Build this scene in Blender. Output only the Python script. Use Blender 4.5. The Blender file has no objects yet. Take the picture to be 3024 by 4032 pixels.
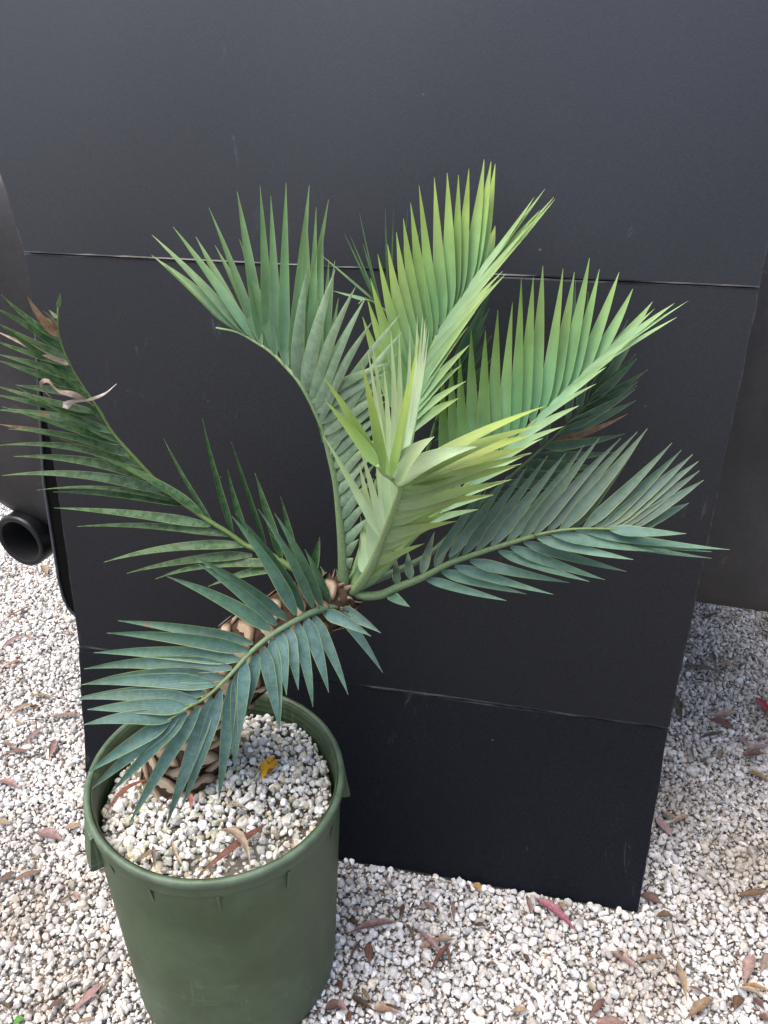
import bpy, bmesh, math, random
import numpy as np
from mathutils import Vector, Matrix
random.seed(7); rng = np.random.default_rng(7)
R = math.radians
scene = bpy.context.scene
col = scene.collection

# ------------------------------------------------------------------ camera
PITCH, ROLL, CAMH, FPX = 0.47204, 0.01507, 1.4238, 3028.0
CAMP = np.array([0.0, 0.0, CAMH])
_F = np.array([0, math.cos(PITCH), -math.sin(PITCH)])
_U0 = np.array([0, math.sin(PITCH), math.cos(PITCH)])
_X0 = np.array([1.0, 0, 0])
CX = _X0 * math.cos(ROLL) + _U0 * math.sin(ROLL)
CU = -_X0 * math.sin(ROLL) + _U0 * math.cos(ROLL)
cam = bpy.data.cameras.new('camera')
cam.sensor_fit = 'VERTICAL'; cam.sensor_height = 24.0; cam.lens = 24.0 * FPX / 4032.0
cam.clip_start = 0.02; cam.clip_end = 400
camo = bpy.data.objects.new('camera', cam); col.objects.link(camo)
m = Matrix.Identity(4)
for i in range(3):
    m[i][0] = CX[i]; m[i][1] = CU[i]; m[i][2] = -_F[i]; m[i][3] = CAMP[i]
camo.matrix_world = m
scene.camera = camo
scene.render.resolution_x = 768; scene.render.resolution_y = 1024

# ------------------------------------------------------------------ sky and sun (open shade / bright overcast)
SUN_EL, SUN_AZ = 70.0, 250.0          # azimuth measured from +Y clockwise (behind the camera, to its left)
w = bpy.data.worlds.new('World'); scene.world = w; w.use_nodes = True
nt = w.node_tree; nt.nodes.clear()
sky = nt.nodes.new('ShaderNodeTexSky'); sky.sky_type = 'NISHITA'; sky.sun_disc = False
sky.sun_elevation = R(SUN_EL); sky.sun_rotation = R(SUN_AZ)
sky.dust_density = 5.0; sky.air_density = 0.75; sky.ozone_density = 1.0
bg = nt.nodes.new('ShaderNodeBackground'); bg.inputs['Strength'].default_value = 0.15
wo = nt.nodes.new('ShaderNodeOutputWorld')
nt.links.new(sky.outputs[0], bg.inputs[0]); nt.links.new(bg.outputs[0], wo.inputs[0])
sun = bpy.data.lights.new('sun', 'SUN'); sun.energy = 0.6; sun.angle = R(60); sun.color = (1.0, 0.95, 0.88)
suno = bpy.data.objects.new('sun', sun); col.objects.link(suno)
_sd = Vector((math.sin(R(SUN_AZ)) * math.cos(R(SUN_EL)), math.cos(R(SUN_AZ)) * math.cos(R(SUN_EL)), math.sin(R(SUN_EL))))
suno.rotation_euler = _sd.to_track_quat('Z', 'Y').to_euler(); suno.location = (0, 0, 5)
scene.view_settings.view_transform = 'Standard'; scene.view_settings.look = 'None'
scene.view_settings.gamma = 1.0; scene.view_settings.use_curve_mapping = False
scene.view_settings.exposure = 1.5
scene.cycles.max_bounces = 6; scene.cycles.diffuse_bounces = 3; scene.cycles.glossy_bounces = 2; scene.cycles.transmission_bounces = 3

# ------------------------------------------------------------------ helpers
def ray(px, py): return CX * (px - 1512) / FPX + CU * (2016 - py) / FPX + _F
def aty(px, py, y):
    d = ray(px, py); return CAMP + d * (y / d[1])
def atz(px, py, z):
    d = ray(px, py); return CAMP + d * ((z - CAMH) / d[2])
def nrm(v): return v / (np.linalg.norm(v) + 1e-12)
def lin(c): return tuple(((x / 255.0 + 0.055) / 1.055) ** 2.4 if x > 10.3 else x / 255.0 / 12.92 for x in c)

def mesh(name, verts, faces, mat=None, smooth=True):
    me = bpy.data.meshes.new(name)
    me.from_pydata([tuple(map(float, v)) for v in verts], [], faces)
    if mat: me.materials.append(mat)
    if smooth: me.polygons.foreach_set('use_smooth', [True] * len(me.polygons))
    me.update(); return me
def obj(name, me, parent=None, **props):
    o = bpy.data.objects.new(name, me); col.objects.link(o)
    if parent is not None: o.parent = parent
    for k, v in props.items(): o[k] = v
    return o
def empty(name, loc=(0, 0, 0), **props):
    o = obj(name, None, None, **props); o.location = loc; o.empty_display_size = 0.05; return o
def set_col(me, cols, name='Col'):
    a = me.color_attributes.new(name, 'FLOAT_COLOR', 'POINT')
    c = np.ones((len(me.vertices), 4), np.float32); c[:, :3] = cols
    a.data.foreach_set('color', c.ravel())
def set_uv(me, uv):   # per-vertex uv
    l = me.uv_layers.new(name='UVMap')
    idx = np.zeros(len(me.loops), np.int32); me.loops.foreach_get('vertex_index', idx)
    l.data.foreach_set('uv', np.asarray(uv, np.float32)[idx].ravel())

# node material helper -----------------------------------------------------
class NM:
    def __init__(s, name):
        s.m = bpy.data.materials.new(name); s.m.use_nodes = True; s.t = s.m.node_tree; s.t.nodes.clear()
        s.out = s.n('ShaderNodeOutputMaterial')
    def n(s, t, **kw):
        x = s.t.nodes.new(t)
        for k, v in kw.items():
            if hasattr(x, k): setattr(x, k, v)
            else: s.set(x.inputs[k], v)
        return x
    def set(s, inp, v):
        if isinstance(v, bpy.types.NodeSocket): s.t.links.new(v, inp)
        elif isinstance(v, (tuple, list)) and len(v) == 3 and inp.type == 'RGBA': inp.default_value = (*v, 1)
        else: inp.default_value = v
    def link(s, a, b): s.t.links.new(a, b)
    def noise(s, scale, detail=4, rough=.55, vec=None, dist=0.0):
        x = s.n('ShaderNodeTexNoise'); x.inputs['Scale'].default_value = scale; x.inputs['Detail'].default_value = detail
        x.inputs['Roughness'].default_value = rough; x.inputs['Distortion'].default_value = dist
        if vec is not None: s.link(vec, x.inputs['Vector'])
        return x.outputs['Fac']
    def ramp(s, fac, stops):
        x = s.n('ShaderNodeValToRGB'); e = x.color_ramp.elements
        while len(e) < len(stops): e.new(0.5)
        for i, (p, c) in enumerate(stops):
            e[i].position = p; e[i].color = (*c, 1) if not isinstance(c, (int, float)) else (c, c, c, 1)
        s.set(x.inputs[0], fac); return x.outputs[0]
    def mix(s, fac, a, b, mode='MIX'):
        x = s.n('ShaderNodeMix'); x.data_type = 'RGBA'; x.blend_type = mode
        s.set(x.inputs[0], fac); s.set(x.inputs[6], a); s.set(x.inputs[7], b); return x.outputs[2]
    def math(s, op, a, b=0.0, clamp=False):
        x = s.n('ShaderNodeMath'); x.operation = op; x.use_clamp = clamp
        s.set(x.inputs[0], a); s.set(x.inputs[1], b); return x.outputs[0]
    def mapr(s, v, a, b, c=0.0, d=1.0):
        x = s.n('ShaderNodeMapRange'); x.interpolation_type = 'SMOOTHSTEP'
        s.set(x.inputs[0], v); x.inputs[1].default_value = a; x.inputs[2].default_value = b
        x.inputs[3].default_value = c; x.inputs[4].default_value = d; return x.outputs[0]
    def bump(s, h, strength=.3, dist=.001):
        x = s.n('ShaderNodeBump'); x.inputs['Strength'].default_value = strength; x.inputs['Distance'].default_value = dist
        s.link(h, x.inputs['Height']); return x.outputs[0]
    def scalevec(s, vec, sc):
        x = s.n('ShaderNodeMapping'); s.link(vec, x.inputs[0]); x.inputs['Scale'].default_value = sc; return x.outputs[0]
    def bsdf(s, color, rough=.6, normal=None, spec=.5):
        x = s.n('ShaderNodeBsdfPrincipled'); s.set(x.inputs['Base Color'], color); s.set(x.inputs['Roughness'], rough)
        x.inputs['Specular IOR Level'].default_value = spec
        if normal is not None: s.link(normal, x.inputs['Normal'])
        return x
    def done(s, sh):
        s.link(sh.outputs[0] if hasattr(sh, 'outputs') else sh, s.out.inputs[0]); return s.m
def attr(N, name='Col'):
    a = N.n('ShaderNodeAttribute'); a.attribute_name = name; return a

# leaf material: colour from the vertex colour, veins and pale margins from the uv
def leaf_material():
    N = NM('cycad_leaf')
    a = attr(N); uvn = N.n('ShaderNodeUVMap'); sep = N.n('ShaderNodeSeparateXYZ'); N.link(uvn.outputs[0], sep.inputs[0])
    u, v = sep.outputs[0], sep.outputs[1]
    tc = N.n('ShaderNodeTexCoord').outputs['Object']
    alpha = attr(N, 'Mott')                                   # r: mottling, g: browning
    ms = N.n('ShaderNodeSeparateColor'); N.link(alpha.outputs[0], ms.inputs[0])
    n1 = N.noise(95, 4, .6, tc); blot = N.mapr(n1, .46, .56)
    # patches where the grey bloom has rubbed off
    c = N.mix(N.math('MULTIPLY', blot, ms.outputs[0]), a.outputs[0], N.mix(1.0, a.outputs[0], (.38, .55, .38), 'MULTIPLY'))
    n2 = N.noise(26, 3, .5, tc)
    c = N.mix(1.0, c, N.ramp(n2, [(.3, .86), (.7, 1.12)]), 'MULTIPLY')
    # fine parallel veins
    vein = N.n('ShaderNodeTexWave'); vein.wave_type = 'BANDS'; vein.bands_direction = 'X'
    vein.inputs['Scale'].default_value = 3.2; vein.inputs['Distortion'].default_value = .35
    vein.inputs['Detail'].default_value = 2
    N.link(N.scalevec(uvn.outputs[0], (1, .05, 1)), vein.inputs['Vector'])
    c = N.mix(1.0, c, N.ramp(vein.outputs['Fac'], [(0, .84), (1, 1.07)]), 'MULTIPLY')
    # pale yellow margin and spine tip
    eu = N.math('ABSOLUTE', N.math('SUBTRACT', u, .5))
    marg = N.math('MAXIMUM', N.mapr(eu, .42, .485), N.math('MULTIPLY', N.mapr(v, .965, .985), .9))
    c = N.mix(N.math('MULTIPLY', marg, .48), c, lin((156, 172, 96)))
    # brown scorch marks
    n3 = N.noise(38, 3, .5, N.scalevec(tc, (1, 1, 1)))
    c = N.mix(N.math('MULTIPLY', N.mapr(n3, .70, .73), ms.outputs[1]), c, lin((140, 92, 62)))
    bmp = N.bump(vein.outputs['Fac'], .35, .0006)
    p = N.bsdf(c, N.ramp(n2, [(.3, .42), (.7, .58)]), bmp, .42)
    tr = N.n('ShaderNodeBsdfTranslucent'); N.link(N.mix(1.0, c, (1.0, 1.08, .5), 'MULTIPLY'), tr.inputs[0])
    mx = N.n('ShaderNodeMixShader'); mx.inputs[0].default_value = .24
    N.link(p.outputs[0], mx.inputs[1]); N.link(tr.outputs[0], mx.inputs[2])
    return N.done(mx)
M_LEAF = leaf_material()

def dry_material():
    N = NM('dry_leaf'); a = attr(N); tc = N.n('ShaderNodeTexCoord').outputs['Object']
    uvn = N.n('ShaderNodeUVMap').outputs[0]
    n = N.noise(120, 4, .6, tc); st = N.noise(6, 3, .6, N.scalevec(uvn, (6, .6, 1)))
    c = N.mix(1.0, a.outputs[0], N.ramp(n, [(.3, .62), (.7, 1.25)]), 'MULTIPLY')
    c = N.mix(1.0, c, N.ramp(st, [(.35, .75), (.65, 1.12)]), 'MULTIPLY')
    return N.done(N.bsdf(c, .7, N.bump(st, .5, .001), .3))
M_DRY = dry_material()

def stalk_material():
    N = NM('frond_stalk'); a = attr(N); tc = N.n('ShaderNodeTexCoord').outputs['Object']
    n = N.noise(220, 4, .6, tc)
    c = N.mix(1.0, a.outputs[0], N.ramp(n, [(.3, .78), (.7, 1.15)]), 'MULTIPLY')
    return N.done(N.bsdf(c, .55, N.bump(n, .3, .0008), .4))
M_STALK = stalk_material()

def board_material():
    N = NM('black_card'); tc = N.n('ShaderNodeTexCoord').outputs['Object']
    fib = N.noise(240, 5, .65, N.scalevec(tc, (1, 1, 2.2)))
    big = N.noise(2.2, 4, .6, tc)
    c = N.mix(N.mapr(fib, .3, .7), lin((10, 11, 14)), lin((27, 30, 36)))
    c = N.mix(1.0, c, N.ramp(big, [(.3, .88), (.7, 1.10)]), 'MULTIPLY')
    # scuffs: short pale scratches and rubbed patches
    s1 = N.noise(9, 6, .75, N.scalevec(tc, (3.5, 1, .9)), 1.5)
    s2 = N.noise(3.1, 2, .5, tc)
    sc = N.math('MULTIPLY', N.mapr(s1, .60, .70), N.mapr(s2, .50, .58))
    c = N.mix(N.math('MULTIPLY', sc, .18), c, lin((110, 112, 116)))
    sp = N.n('ShaderNodeTexVoronoi'); N.link(tc, sp.inputs['Vector']); sp.inputs['Scale'].default_value = 26
    dot = N.math('MULTIPLY', N.mapr(sp.outputs['Distance'], .035, .055, 1, 0), N.mapr(N.noise(7, 2, .5, tc), .58, .64))
    c = N.mix(N.math('MULTIPLY', dot, .5), c, lin((120, 118, 112)))
    wear = attr(N, 'Wear')
    wn = N.mapr(N.noise(60, 4, .7, N.scalevec(tc, (.35, 1, 1))), .40, .62)
    c = N.mix(N.math('MULTIPLY', N.math('MULTIPLY', wear.outputs['Fac'], wn), .18), c, lin((118, 118, 120)))
    gl = attr(N, 'Gloss').outputs['Fac']                     # graded upward: the card's bright top and dim foot put into its gloss
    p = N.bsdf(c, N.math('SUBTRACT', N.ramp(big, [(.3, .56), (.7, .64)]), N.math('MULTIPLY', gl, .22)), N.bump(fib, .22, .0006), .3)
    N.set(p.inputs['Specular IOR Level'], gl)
    return N.done(p)
M_BOARD = board_material()

def simple(name, c1, c2, scale=60, rough=.5, bump=.15, bd=.001, spec=.5):
    N = NM(name); tc = N.n('ShaderNodeTexCoord').outputs['Object']
    n = N.noise(scale, 5, .6, tc)
    return N.done(N.bsdf(N.mix(N.mapr(n, .3, .7), lin(c1), lin(c2)), rough, N.bump(n, bump, bd), spec))

def pot_material():
    N = NM('green_plastic'); tc = N.n('ShaderNodeTexCoord').outputs['Object']
    dust = N.noise(7, 6, .65, tc); fine = N.noise(160, 4, .6, tc)
    c = N.mix(N.mapr(dust, .40, .64), lin((42, 60, 32)), lin((58, 75, 48)))
    c = N.mix(1.0, c, N.ramp(N.noise(45, 5, .7, tc), [(.3, .86), (.7, 1.14)]), 'MULTIPLY')
    geo = N.n('ShaderNodeNewGeometry'); sx = N.n('ShaderNodeSeparateXYZ'); N.link(geo.outputs['Normal'], sx.inputs[0])
    a = attr(N, 'Wear')
    wn = N.mapr(N.noise(28, 5, .7, tc), .35, .65, .45, 1)
    c = N.mix(N.math('MULTIPLY', N.math('MULTIPLY', a.outputs['Fac'], wn), .42), c, lin((108, 128, 110)))
    # scratches: three directions
    for sc_, rot, th in (((2, 2, 60), (.5, .3, 0), .66), ((60, 60, 3), (.2, .9, .4), .68), ((8, 40, 8), (.9, .1, .7), .67)):
        mp = N.n('ShaderNodeMapping'); N.link(tc, mp.inputs[0]); mp.inputs['Scale'].default_value = sc_; mp.inputs['Rotation'].default_value = rot
        s = N.noise(2.0, 3, .5, mp.outputs[0], .6)
        g = N.mapr(N.noise(9, 2, .5, tc), .5, .62)
        c = N.mix(N.math('MULTIPLY', N.math('MULTIPLY', N.mapr(s, th - .05, th + .02), g), .26), c, lin((118, 136, 116)))
    dr = N.n('ShaderNodeTexVoronoi'); N.link(tc, dr.inputs['Vector']); dr.inputs['Scale'].default_value = 34
    dots = N.math('MULTIPLY', N.mapr(dr.outputs['Distance'], .03, .05, 1, 0), N.mapr(N.noise(6, 2, .5, tc), .60, .64))
    c = N.mix(dots, c, lin((190, 195, 185)))
    r = N.ramp(dust, [(.3, .42), (.7, .60)])
    return N.done(N.bsdf(c, r, N.bump(N.mix(.5, dust, fine), .12, .002), .5))
M_POT = pot_material()

def stone_material(name, bump=.5):
    N = NM(name); a = attr(N); tc = N.n('ShaderNodeTexCoord').outputs['Object']
    n = N.noise(420, 4, .65, tc); n2 = N.noise(140, 3, .5, tc)
    c = N.mix(1.0, a.outputs[0], N.ramp(n, [(.28, .66), (.5, 1.0), (.75, 1.12)]), 'MULTIPLY')
    c = N.mix(1.0, c, N.ramp(n2, [(.3, .88), (.7, 1.06)]), 'MULTIPLY')
    return N.done(N.bsdf(c, .85, N.bump(n, bump, .0012), .25))
M_STONE = stone_material('gravel_stone')
M_PUMICE = stone_material('pumice_stone', .9)

def ground_material():
    N = NM('gravel_ground'); tc = N.n('ShaderNodeTexCoord').outputs['Object']
    vo = N.n('ShaderNodeTexVoronoi'); N.link(tc, vo.inputs['Vector']); vo.inputs['Scale'].default_value = 85
    ve = N.n('ShaderNodeTexVoronoi'); ve.feature = 'DISTANCE_TO_EDGE'; N.link(tc, ve.inputs['Vector']); ve.inputs['Scale'].default_value = 85
    n = N.noise(60, 5, .6, tc)
    sepc = N.n('ShaderNodeSeparateColor'); N.link(vo.outputs['Color'], sepc.inputs[0])
    c = N.mix(sepc.outputs[0], lin((128, 125, 118)), lin((196, 192, 184)))
    c = N.mix(N.mapr(ve.outputs['Distance'], .02, .14, 1, 0), c, lin((112, 107, 99)))
    c = N.mix(1.0, c, N.ramp(n, [(.3, .75), (.7, 1.1)]), 'MULTIPLY')
    return N.done(N.bsdf(c, .9, N.bump(N.mapr(ve.outputs['Distance'], 0, .3), .9, .004), .2))
M_GROUND = ground_material()

def trunk_material():
    N = NM('leaf_base_scale'); a = attr(N); tc = N.n('ShaderNodeTexCoord').outputs['Object']
    oi = N.n('ShaderNodeObjectInfo')
    gen = N.n('ShaderNodeTexCoord')
    n = N.noise(70, 5, .65, tc); f = N.noise(260, 4, .6, tc)
    c = N.mix(oi.outputs['Random'], lin((164, 138, 112)), lin((204, 190, 162)))
    c = N.mix(N.mapr(n, .50, .72), c, lin((128, 92, 72)))
    c = N.mix(N.mapr(N.noise(33, 3, .5, tc), .56, .66), c, lin((214, 206, 192)))
    c = N.mix(1.0, c, N.ramp(f, [(.3, .58), (.7, 1.15)]), 'MULTIPLY')
    c = N.mix(a.outputs['Fac'], c, lin((70, 50, 38)))
    return N.done(N.bsdf(c, .8, N.bump(N.mix(.5, n, f), .6, .002), .2))
M_SCALE = trunk_material()
M_CORE = simple('trunk_core', (44, 33, 26), (74, 58, 45), 80, .9, .6, .003, .2)
M_CATA = simple('dry_bud_scale', (58, 44, 36), (138, 122, 106), 90, .85, .6, .002, .2)

# ------------------------------------------------------------------ ground
BU = np.array([math.cos(R(-10.7)), math.sin(R(-10.7)), 0]); BN = np.array([-BU[1], BU[0], 0])   # along the board, away from camera
B_BR = np.array([0.5249, 1.0198, 0.0]); B_BL = B_BR - BU * 1.21
def ground():
    n = 40; xs = np.sign(np.linspace(-1, 1, n)) * np.abs(np.linspace(-1, 1, n)) ** 3 * 120
    V = [(x, y + 1, -0.004) for y in xs for x in xs]
    F = [(j * n + i, j * n + i + 1, (j + 1) * n + i + 1, (j + 1) * n + i) for j in range(n - 1) for i in range(n - 1)]
    obj('ground', mesh('ground', V, F, M_GROUND), None, kind='structure')
ground()

# ------------------------------------------------------------------ stones
def ico(sub):
    bm = bmesh.new(); bmesh.ops.create_icosphere(bm, subdivisions=sub, radius=1.0)
    v = np.array([x.co[:] for x in bm.verts]); f = np.array([[q.index for q in t.verts] for t in bm.faces]); bm.free(); return v, f
ICO1, ICO2 = ico(1), ico(2)
def stone_variant(base, seed, cuts=9, rough=.05):
    r = np.random.default_rng(seed); v = base.copy()
    for _ in range(cuts):                                  # flat broken faces
        nn = nrm(r.normal(size=3)); d = r.uniform(.55, .86); k = v @ nn
        over = k > d; v[over] -= np.outer(k[over] - d, nn)
    v *= (1 + r.normal(size=(len(v), 1)) * rough)
    v *= np.array([r.uniform(.85, 1.25), r.uniform(.75, 1.05), r.uniform(.62, .9)])
    return v
def rot_mats(n, tilt=1.0):
    q = rng.normal(size=(n, 4)); q /= np.linalg.norm(q, axis=1)[:, None]
    a, b, c, d = q.T
    return np.stack([np.stack([a*a+b*b-c*c-d*d, 2*(b*c-a*d), 2*(b*d+a*c)], -1), np.stack([2*(b*c+a*d), a*a-b*b+c*c-d*d, 2*(c*d-a*b)], -1), np.stack([2*(b*d-a*c), 2*(c*d+a*b), a*a-b*b-c*c+d*d], -1)], 1)
def stones_mesh(name, pos, rad, cols, base, nvar, mat, seed0=0, smooth=False):
    bv, bf = base
    var = np.stack([stone_variant(bv, seed0 + i) for i in range(nvar)])
    n = len(pos); vi = rng.integers(0, nvar, n)
    V = np.einsum('nij,nkj->nki', rot_mats(n), var[vi]) * rad[:, None, None] + pos[:, None, :]
    Fc = (bf[None] + (np.arange(n) * len(bv))[:, None, None]).reshape(-1, 3)
    return V.reshape(-1, 3), Fc, np.repeat(cols, len(bv), 0)
def build_stones(name, groups, mat, parent=None, **props):
    Vs, Fs, Cs, off = [], [], [], 0
    for V, F, C in groups:
        Vs.append(V); Fs.append(F + off); Cs.append(C); off += len(V)
    V = np.concatenate(Vs).astype(np.float32); F = np.concatenate(Fs).astype(np.int32); C = np.concatenate(Cs)
    me = bpy.data.meshes.new(name); me.vertices.add(len(V)); me.vertices.foreach_set('co', V.ravel())
    me.loops.add(len(F) * 3); me.loops.foreach_set('vertex_index', F.ravel())
    me.polygons.add(len(F)); me.polygons.foreach_set('loop_start', np.arange(0, len(F) * 3, 3, dtype=np.int32))
    me.update(calc_edges=True); me.materials.append(mat); set_col(me, C)
    me.polygons.foreach_set('use_smooth', [True] * len(F))
    me.set_sharp_from_angle(angle=R(32))
    return obj(name, me, parent, **props)

POTC = np.array([-0.2630, 0.9197]); POTH = 0.4713
def stone_cols(n, x, y, patch):
    base = np.array(lin((209, 207, 203))); g = rng.normal(0, 1, n)
    c = base[None] * np.exp(g * .13)[:, None]
    t = rng.uniform(size=n)
    c[t < .07] *= np.array([.66, .64, .61]); c[(t > .10) & (t < .18)] *= np.array([1.0, .93, .82]); c[(t > .18) & (t < .26)] *= np.array([.86, .91, .95])
    c[(t > .26) & (t < .36)] *= np.array([1.22, 1.22, 1.22])
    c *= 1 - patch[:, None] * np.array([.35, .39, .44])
    return np.clip(c, .05, .88)
def lownoise(x, y):
    return (np.sin(x * 5.1 + 1.3) * np.sin(y * 4.3 + .4) + .6 * np.sin(x * 11.7 + y * 7.9 + 2) + .4 * np.sin(x * 19 - y * 23)) / 2
def scatter(sp, jit):
    x0, x1, y0, y1 = -1.75, 1.85, -0.15, 2.9
    ny = int((y1 - y0) / (sp * .866)); nx = int((x1 - x0) / sp)
    jj, ii = np.meshgrid(np.arange(ny), np.arange(nx), indexing='ij')
    x = x0 + (ii + .5 * (jj % 2)) * sp; y = y0 + jj * sp * .866
    x = (x + rng.uniform(-jit, jit, x.shape) * sp).ravel(); y = (y + rng.uniform(-jit, jit, y.shape) * sp).ravel()
    P = np.stack([x, y, np.zeros_like(x)], -1); d = P - CAMP
    z = d @ _F; px = 1512 + FPX * (d @ CX) / z; py = 2016 - FPX * (d @ CU) / z
    keep = (z > .1) & (px > -650) & (px < 3674) & (py > 1500) & (py < 4700)
    keep &= np.hypot(x - POTC[0], y - POTC[1]) > .172
    rel = P - B_BL; un = rel @ BU; nn = rel @ BN
    keep &= ~((nn > .25) & (un > .10) & (un < 1.12))         # hidden behind the board
    keep &= ~((nn > -.004) & (nn < .012) & (un > -.002) & (un < 1.215))   # under the board's foot
    inn = (px > -60) & (px < 3084) & (py < 4100)
    return x[keep], y[keep], inn[keep]
def gravel():
    x, y, inn = scatter(.0114, .42); n = len(x)
    rad = .0064 * np.exp(rng.normal(0, .27, n)); rad = np.clip(rad, .0036, .0130)
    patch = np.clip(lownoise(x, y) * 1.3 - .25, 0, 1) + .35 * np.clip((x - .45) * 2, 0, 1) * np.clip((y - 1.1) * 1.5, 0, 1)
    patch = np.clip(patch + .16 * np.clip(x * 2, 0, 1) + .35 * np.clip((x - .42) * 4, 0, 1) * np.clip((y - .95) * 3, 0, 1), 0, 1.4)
    z = rad * .55 + rng.uniform(0, .006, n)
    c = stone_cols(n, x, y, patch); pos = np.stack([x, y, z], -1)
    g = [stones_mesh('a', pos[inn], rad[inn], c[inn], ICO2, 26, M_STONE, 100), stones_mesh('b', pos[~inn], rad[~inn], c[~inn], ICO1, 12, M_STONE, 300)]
    x, y, inn = scatter(.0076, .5); n = len(x); rad = rng.uniform(.0018, .0042, n)
    z = rng.uniform(.0, .008, n); patch = np.clip(lownoise(x, y) * 1.3 - .1, 0, 1)
    c = stone_cols(n, x, y, patch) * .95; pos = np.stack([x, y, z], -1)
    g.append(stones_mesh('c', pos[inn], rad[inn], c[inn], ICO1, 12, M_STONE, 500))
    # the odd large stone
    k = 60; x, y, inn = scatter(.09, .5); sel = inn & (rng.uniform(size=len(x)) < .16); x, y = x[sel], y[sel]; n = len(x)
    rad = rng.uniform(.0095, .0145, n); c = stone_cols(n, x, y, np.zeros(n)); pos = np.stack([x, y, rad * .5 + .003], -1)
    g.append(stones_mesh('d', pos, rad, c, ICO2, 10, M_STONE, 700))
    build_stones('gravel', g, M_STONE, None, kind='stuff', label='white and grey crushed gravel covering the yard', category='gravel')
gravel()

# ------------------------------------------------------------------ folded black board
def board():
    root = empty('backdrop_board', tuple((B_BL + B_BR) / 2), label='tall folded matte black card backdrop standing on the gravel behind the potted plant', category='backdrop')
    org = (B_BL + B_BR) / 2
    up = np.array([0, 0, 1.0])
    def dirv(al): return BN * math.cos(R(al)) + up * math.sin(R(al))
    bl, br = B_BL + up * .002, B_BR + up * .002
    f2l, f2r = B_BL + dirv(78) * .420, B_BR + dirv(78) * .420
    f1l, f1r = f2l + dirv(85) * .80, f2r + dirv(85) * .80
    tl, tr = f1l + dirv(84) * .62 - BU * .14, f1r + dirv(84) * .62 + BU * .004
    th = .005
    for nm, (a, b, c, d), lab, nz in (('panel', (bl, br, f2r, f2l), 'bottom panel of the board', 16), ('panel', (f2l, f2r, f1r, f1l), 'middle panel of the board', 26), ('panel', (f1l, f1r, tr, tl), 'top panel of the board', 20)):
        us = [0, .0022, .0045] + [i / 52 for i in range(1, 52)] + [.9955, .9978, 1]; nx = len(us) - 1
        vs = [0, .0035, .007] + [j / nz for j in range(1, nz)] + [.993, .9965, 1]; nz = len(vs) - 1; n = nrm(np.cross(b - a, d - a)); n = n if n @ BN < 0 else -n      # toward the camera
        g = .0010
        e = nrm(d - a)
        a2, b2, c2, d2 = a + e * g, b + e * g, c - e * g, d - e * g
        V, Wr, Gl = [], [], []
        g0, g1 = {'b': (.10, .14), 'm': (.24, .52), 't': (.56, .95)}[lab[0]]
        for k in (0, 1):
            for j in range(nz + 1):
                for i in range(nx + 1):
                    u, v = us[i], vs[j]
                    P = (a2 * (1 - u) + b2 * u) * (1 - v) + (d2 * (1 - u) + c2 * u) * v
                    # slight warp, lifted crease lips and ragged side cuts
                    warp = .0016 * math.sin(u * 7 + v * 3 + len(lab)) + .0010 * math.sin(u * 17 - v * 5)
                    lip = 0
                    dv = min(v, 1 - v)
                    if dv < .001 and 'bottom' != lab[:6] or (dv < .001 and v > .5): lip = .0022 * max(0, math.sin(u * 43 + len(lab)) * math.sin(u * 19 + 1)) + random.uniform(0, .0007)
                    rag = (random.uniform(-.0016, .0016) if (u in (0.0, 1.0)) else 0)
                    Q = P + n * (warp * (1 if 0 < v < 1 else .4) + lip - (th if k else 0)) + BU * rag
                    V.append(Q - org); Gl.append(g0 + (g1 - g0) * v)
                    Wr.append(1.0 if (dv < .0034 or u < .002 or u > .998) else 0.0)
        N1 = (nx + 1) * (nz + 1); F = []
        I = lambda k, j, i: k * N1 + j * (nx + 1) + i
        for j in range(nz):
            for i in range(nx):
                F.append((I(0, j, i), I(0, j, i + 1), I(0, j + 1, i + 1), I(0, j + 1, i)))
                F.append((I(1, j, i), I(1, j + 1, i), I(1, j + 1, i + 1), I(1, j, i + 1)))
        for i in range(nx):
            F.append((I(0, 0, i), I(1, 0, i), I(1, 0, i + 1), I(0, 0, i + 1))); F.append((I(0, nz, i), I(0, nz, i + 1), I(1, nz, i + 1), I(1, nz, i)))
        for j in range(nz):
            F.append((I(0, j, 0), I(0, j + 1, 0), I(1, j + 1, 0), I(1, j, 0))); F.append((I(0, j, nx), I(1, j, nx), I(1, j + 1, nx), I(0, j + 1, nx)))
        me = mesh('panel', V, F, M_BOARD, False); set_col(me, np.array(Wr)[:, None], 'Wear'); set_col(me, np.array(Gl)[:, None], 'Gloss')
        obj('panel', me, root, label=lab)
    # paper hinge behind each fold
    for a, b in ((f2l, f2r), (f1l, f1r)):
        V = []
        for P in (a + BU * .004, b - BU * .004):
            for dz in (-.02, .02):
                for dn in (.0065, .0085): V.append(P + up * dz + BN * (dn + .0018) - org)
        F = [(0, 1, 3, 2), (4, 6, 7, 5), (0, 4, 5, 1), (2, 3, 7, 6), (0, 2, 6, 4), (1, 5, 7, 3)]
        me = mesh('hinge', V, F, M_BOARD, False); set_col(me, np.zeros((8, 3)), 'Wear'); set_col(me, np.full((8, 3), .2), 'Gloss'); obj('hinge', me, root)
board()

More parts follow.
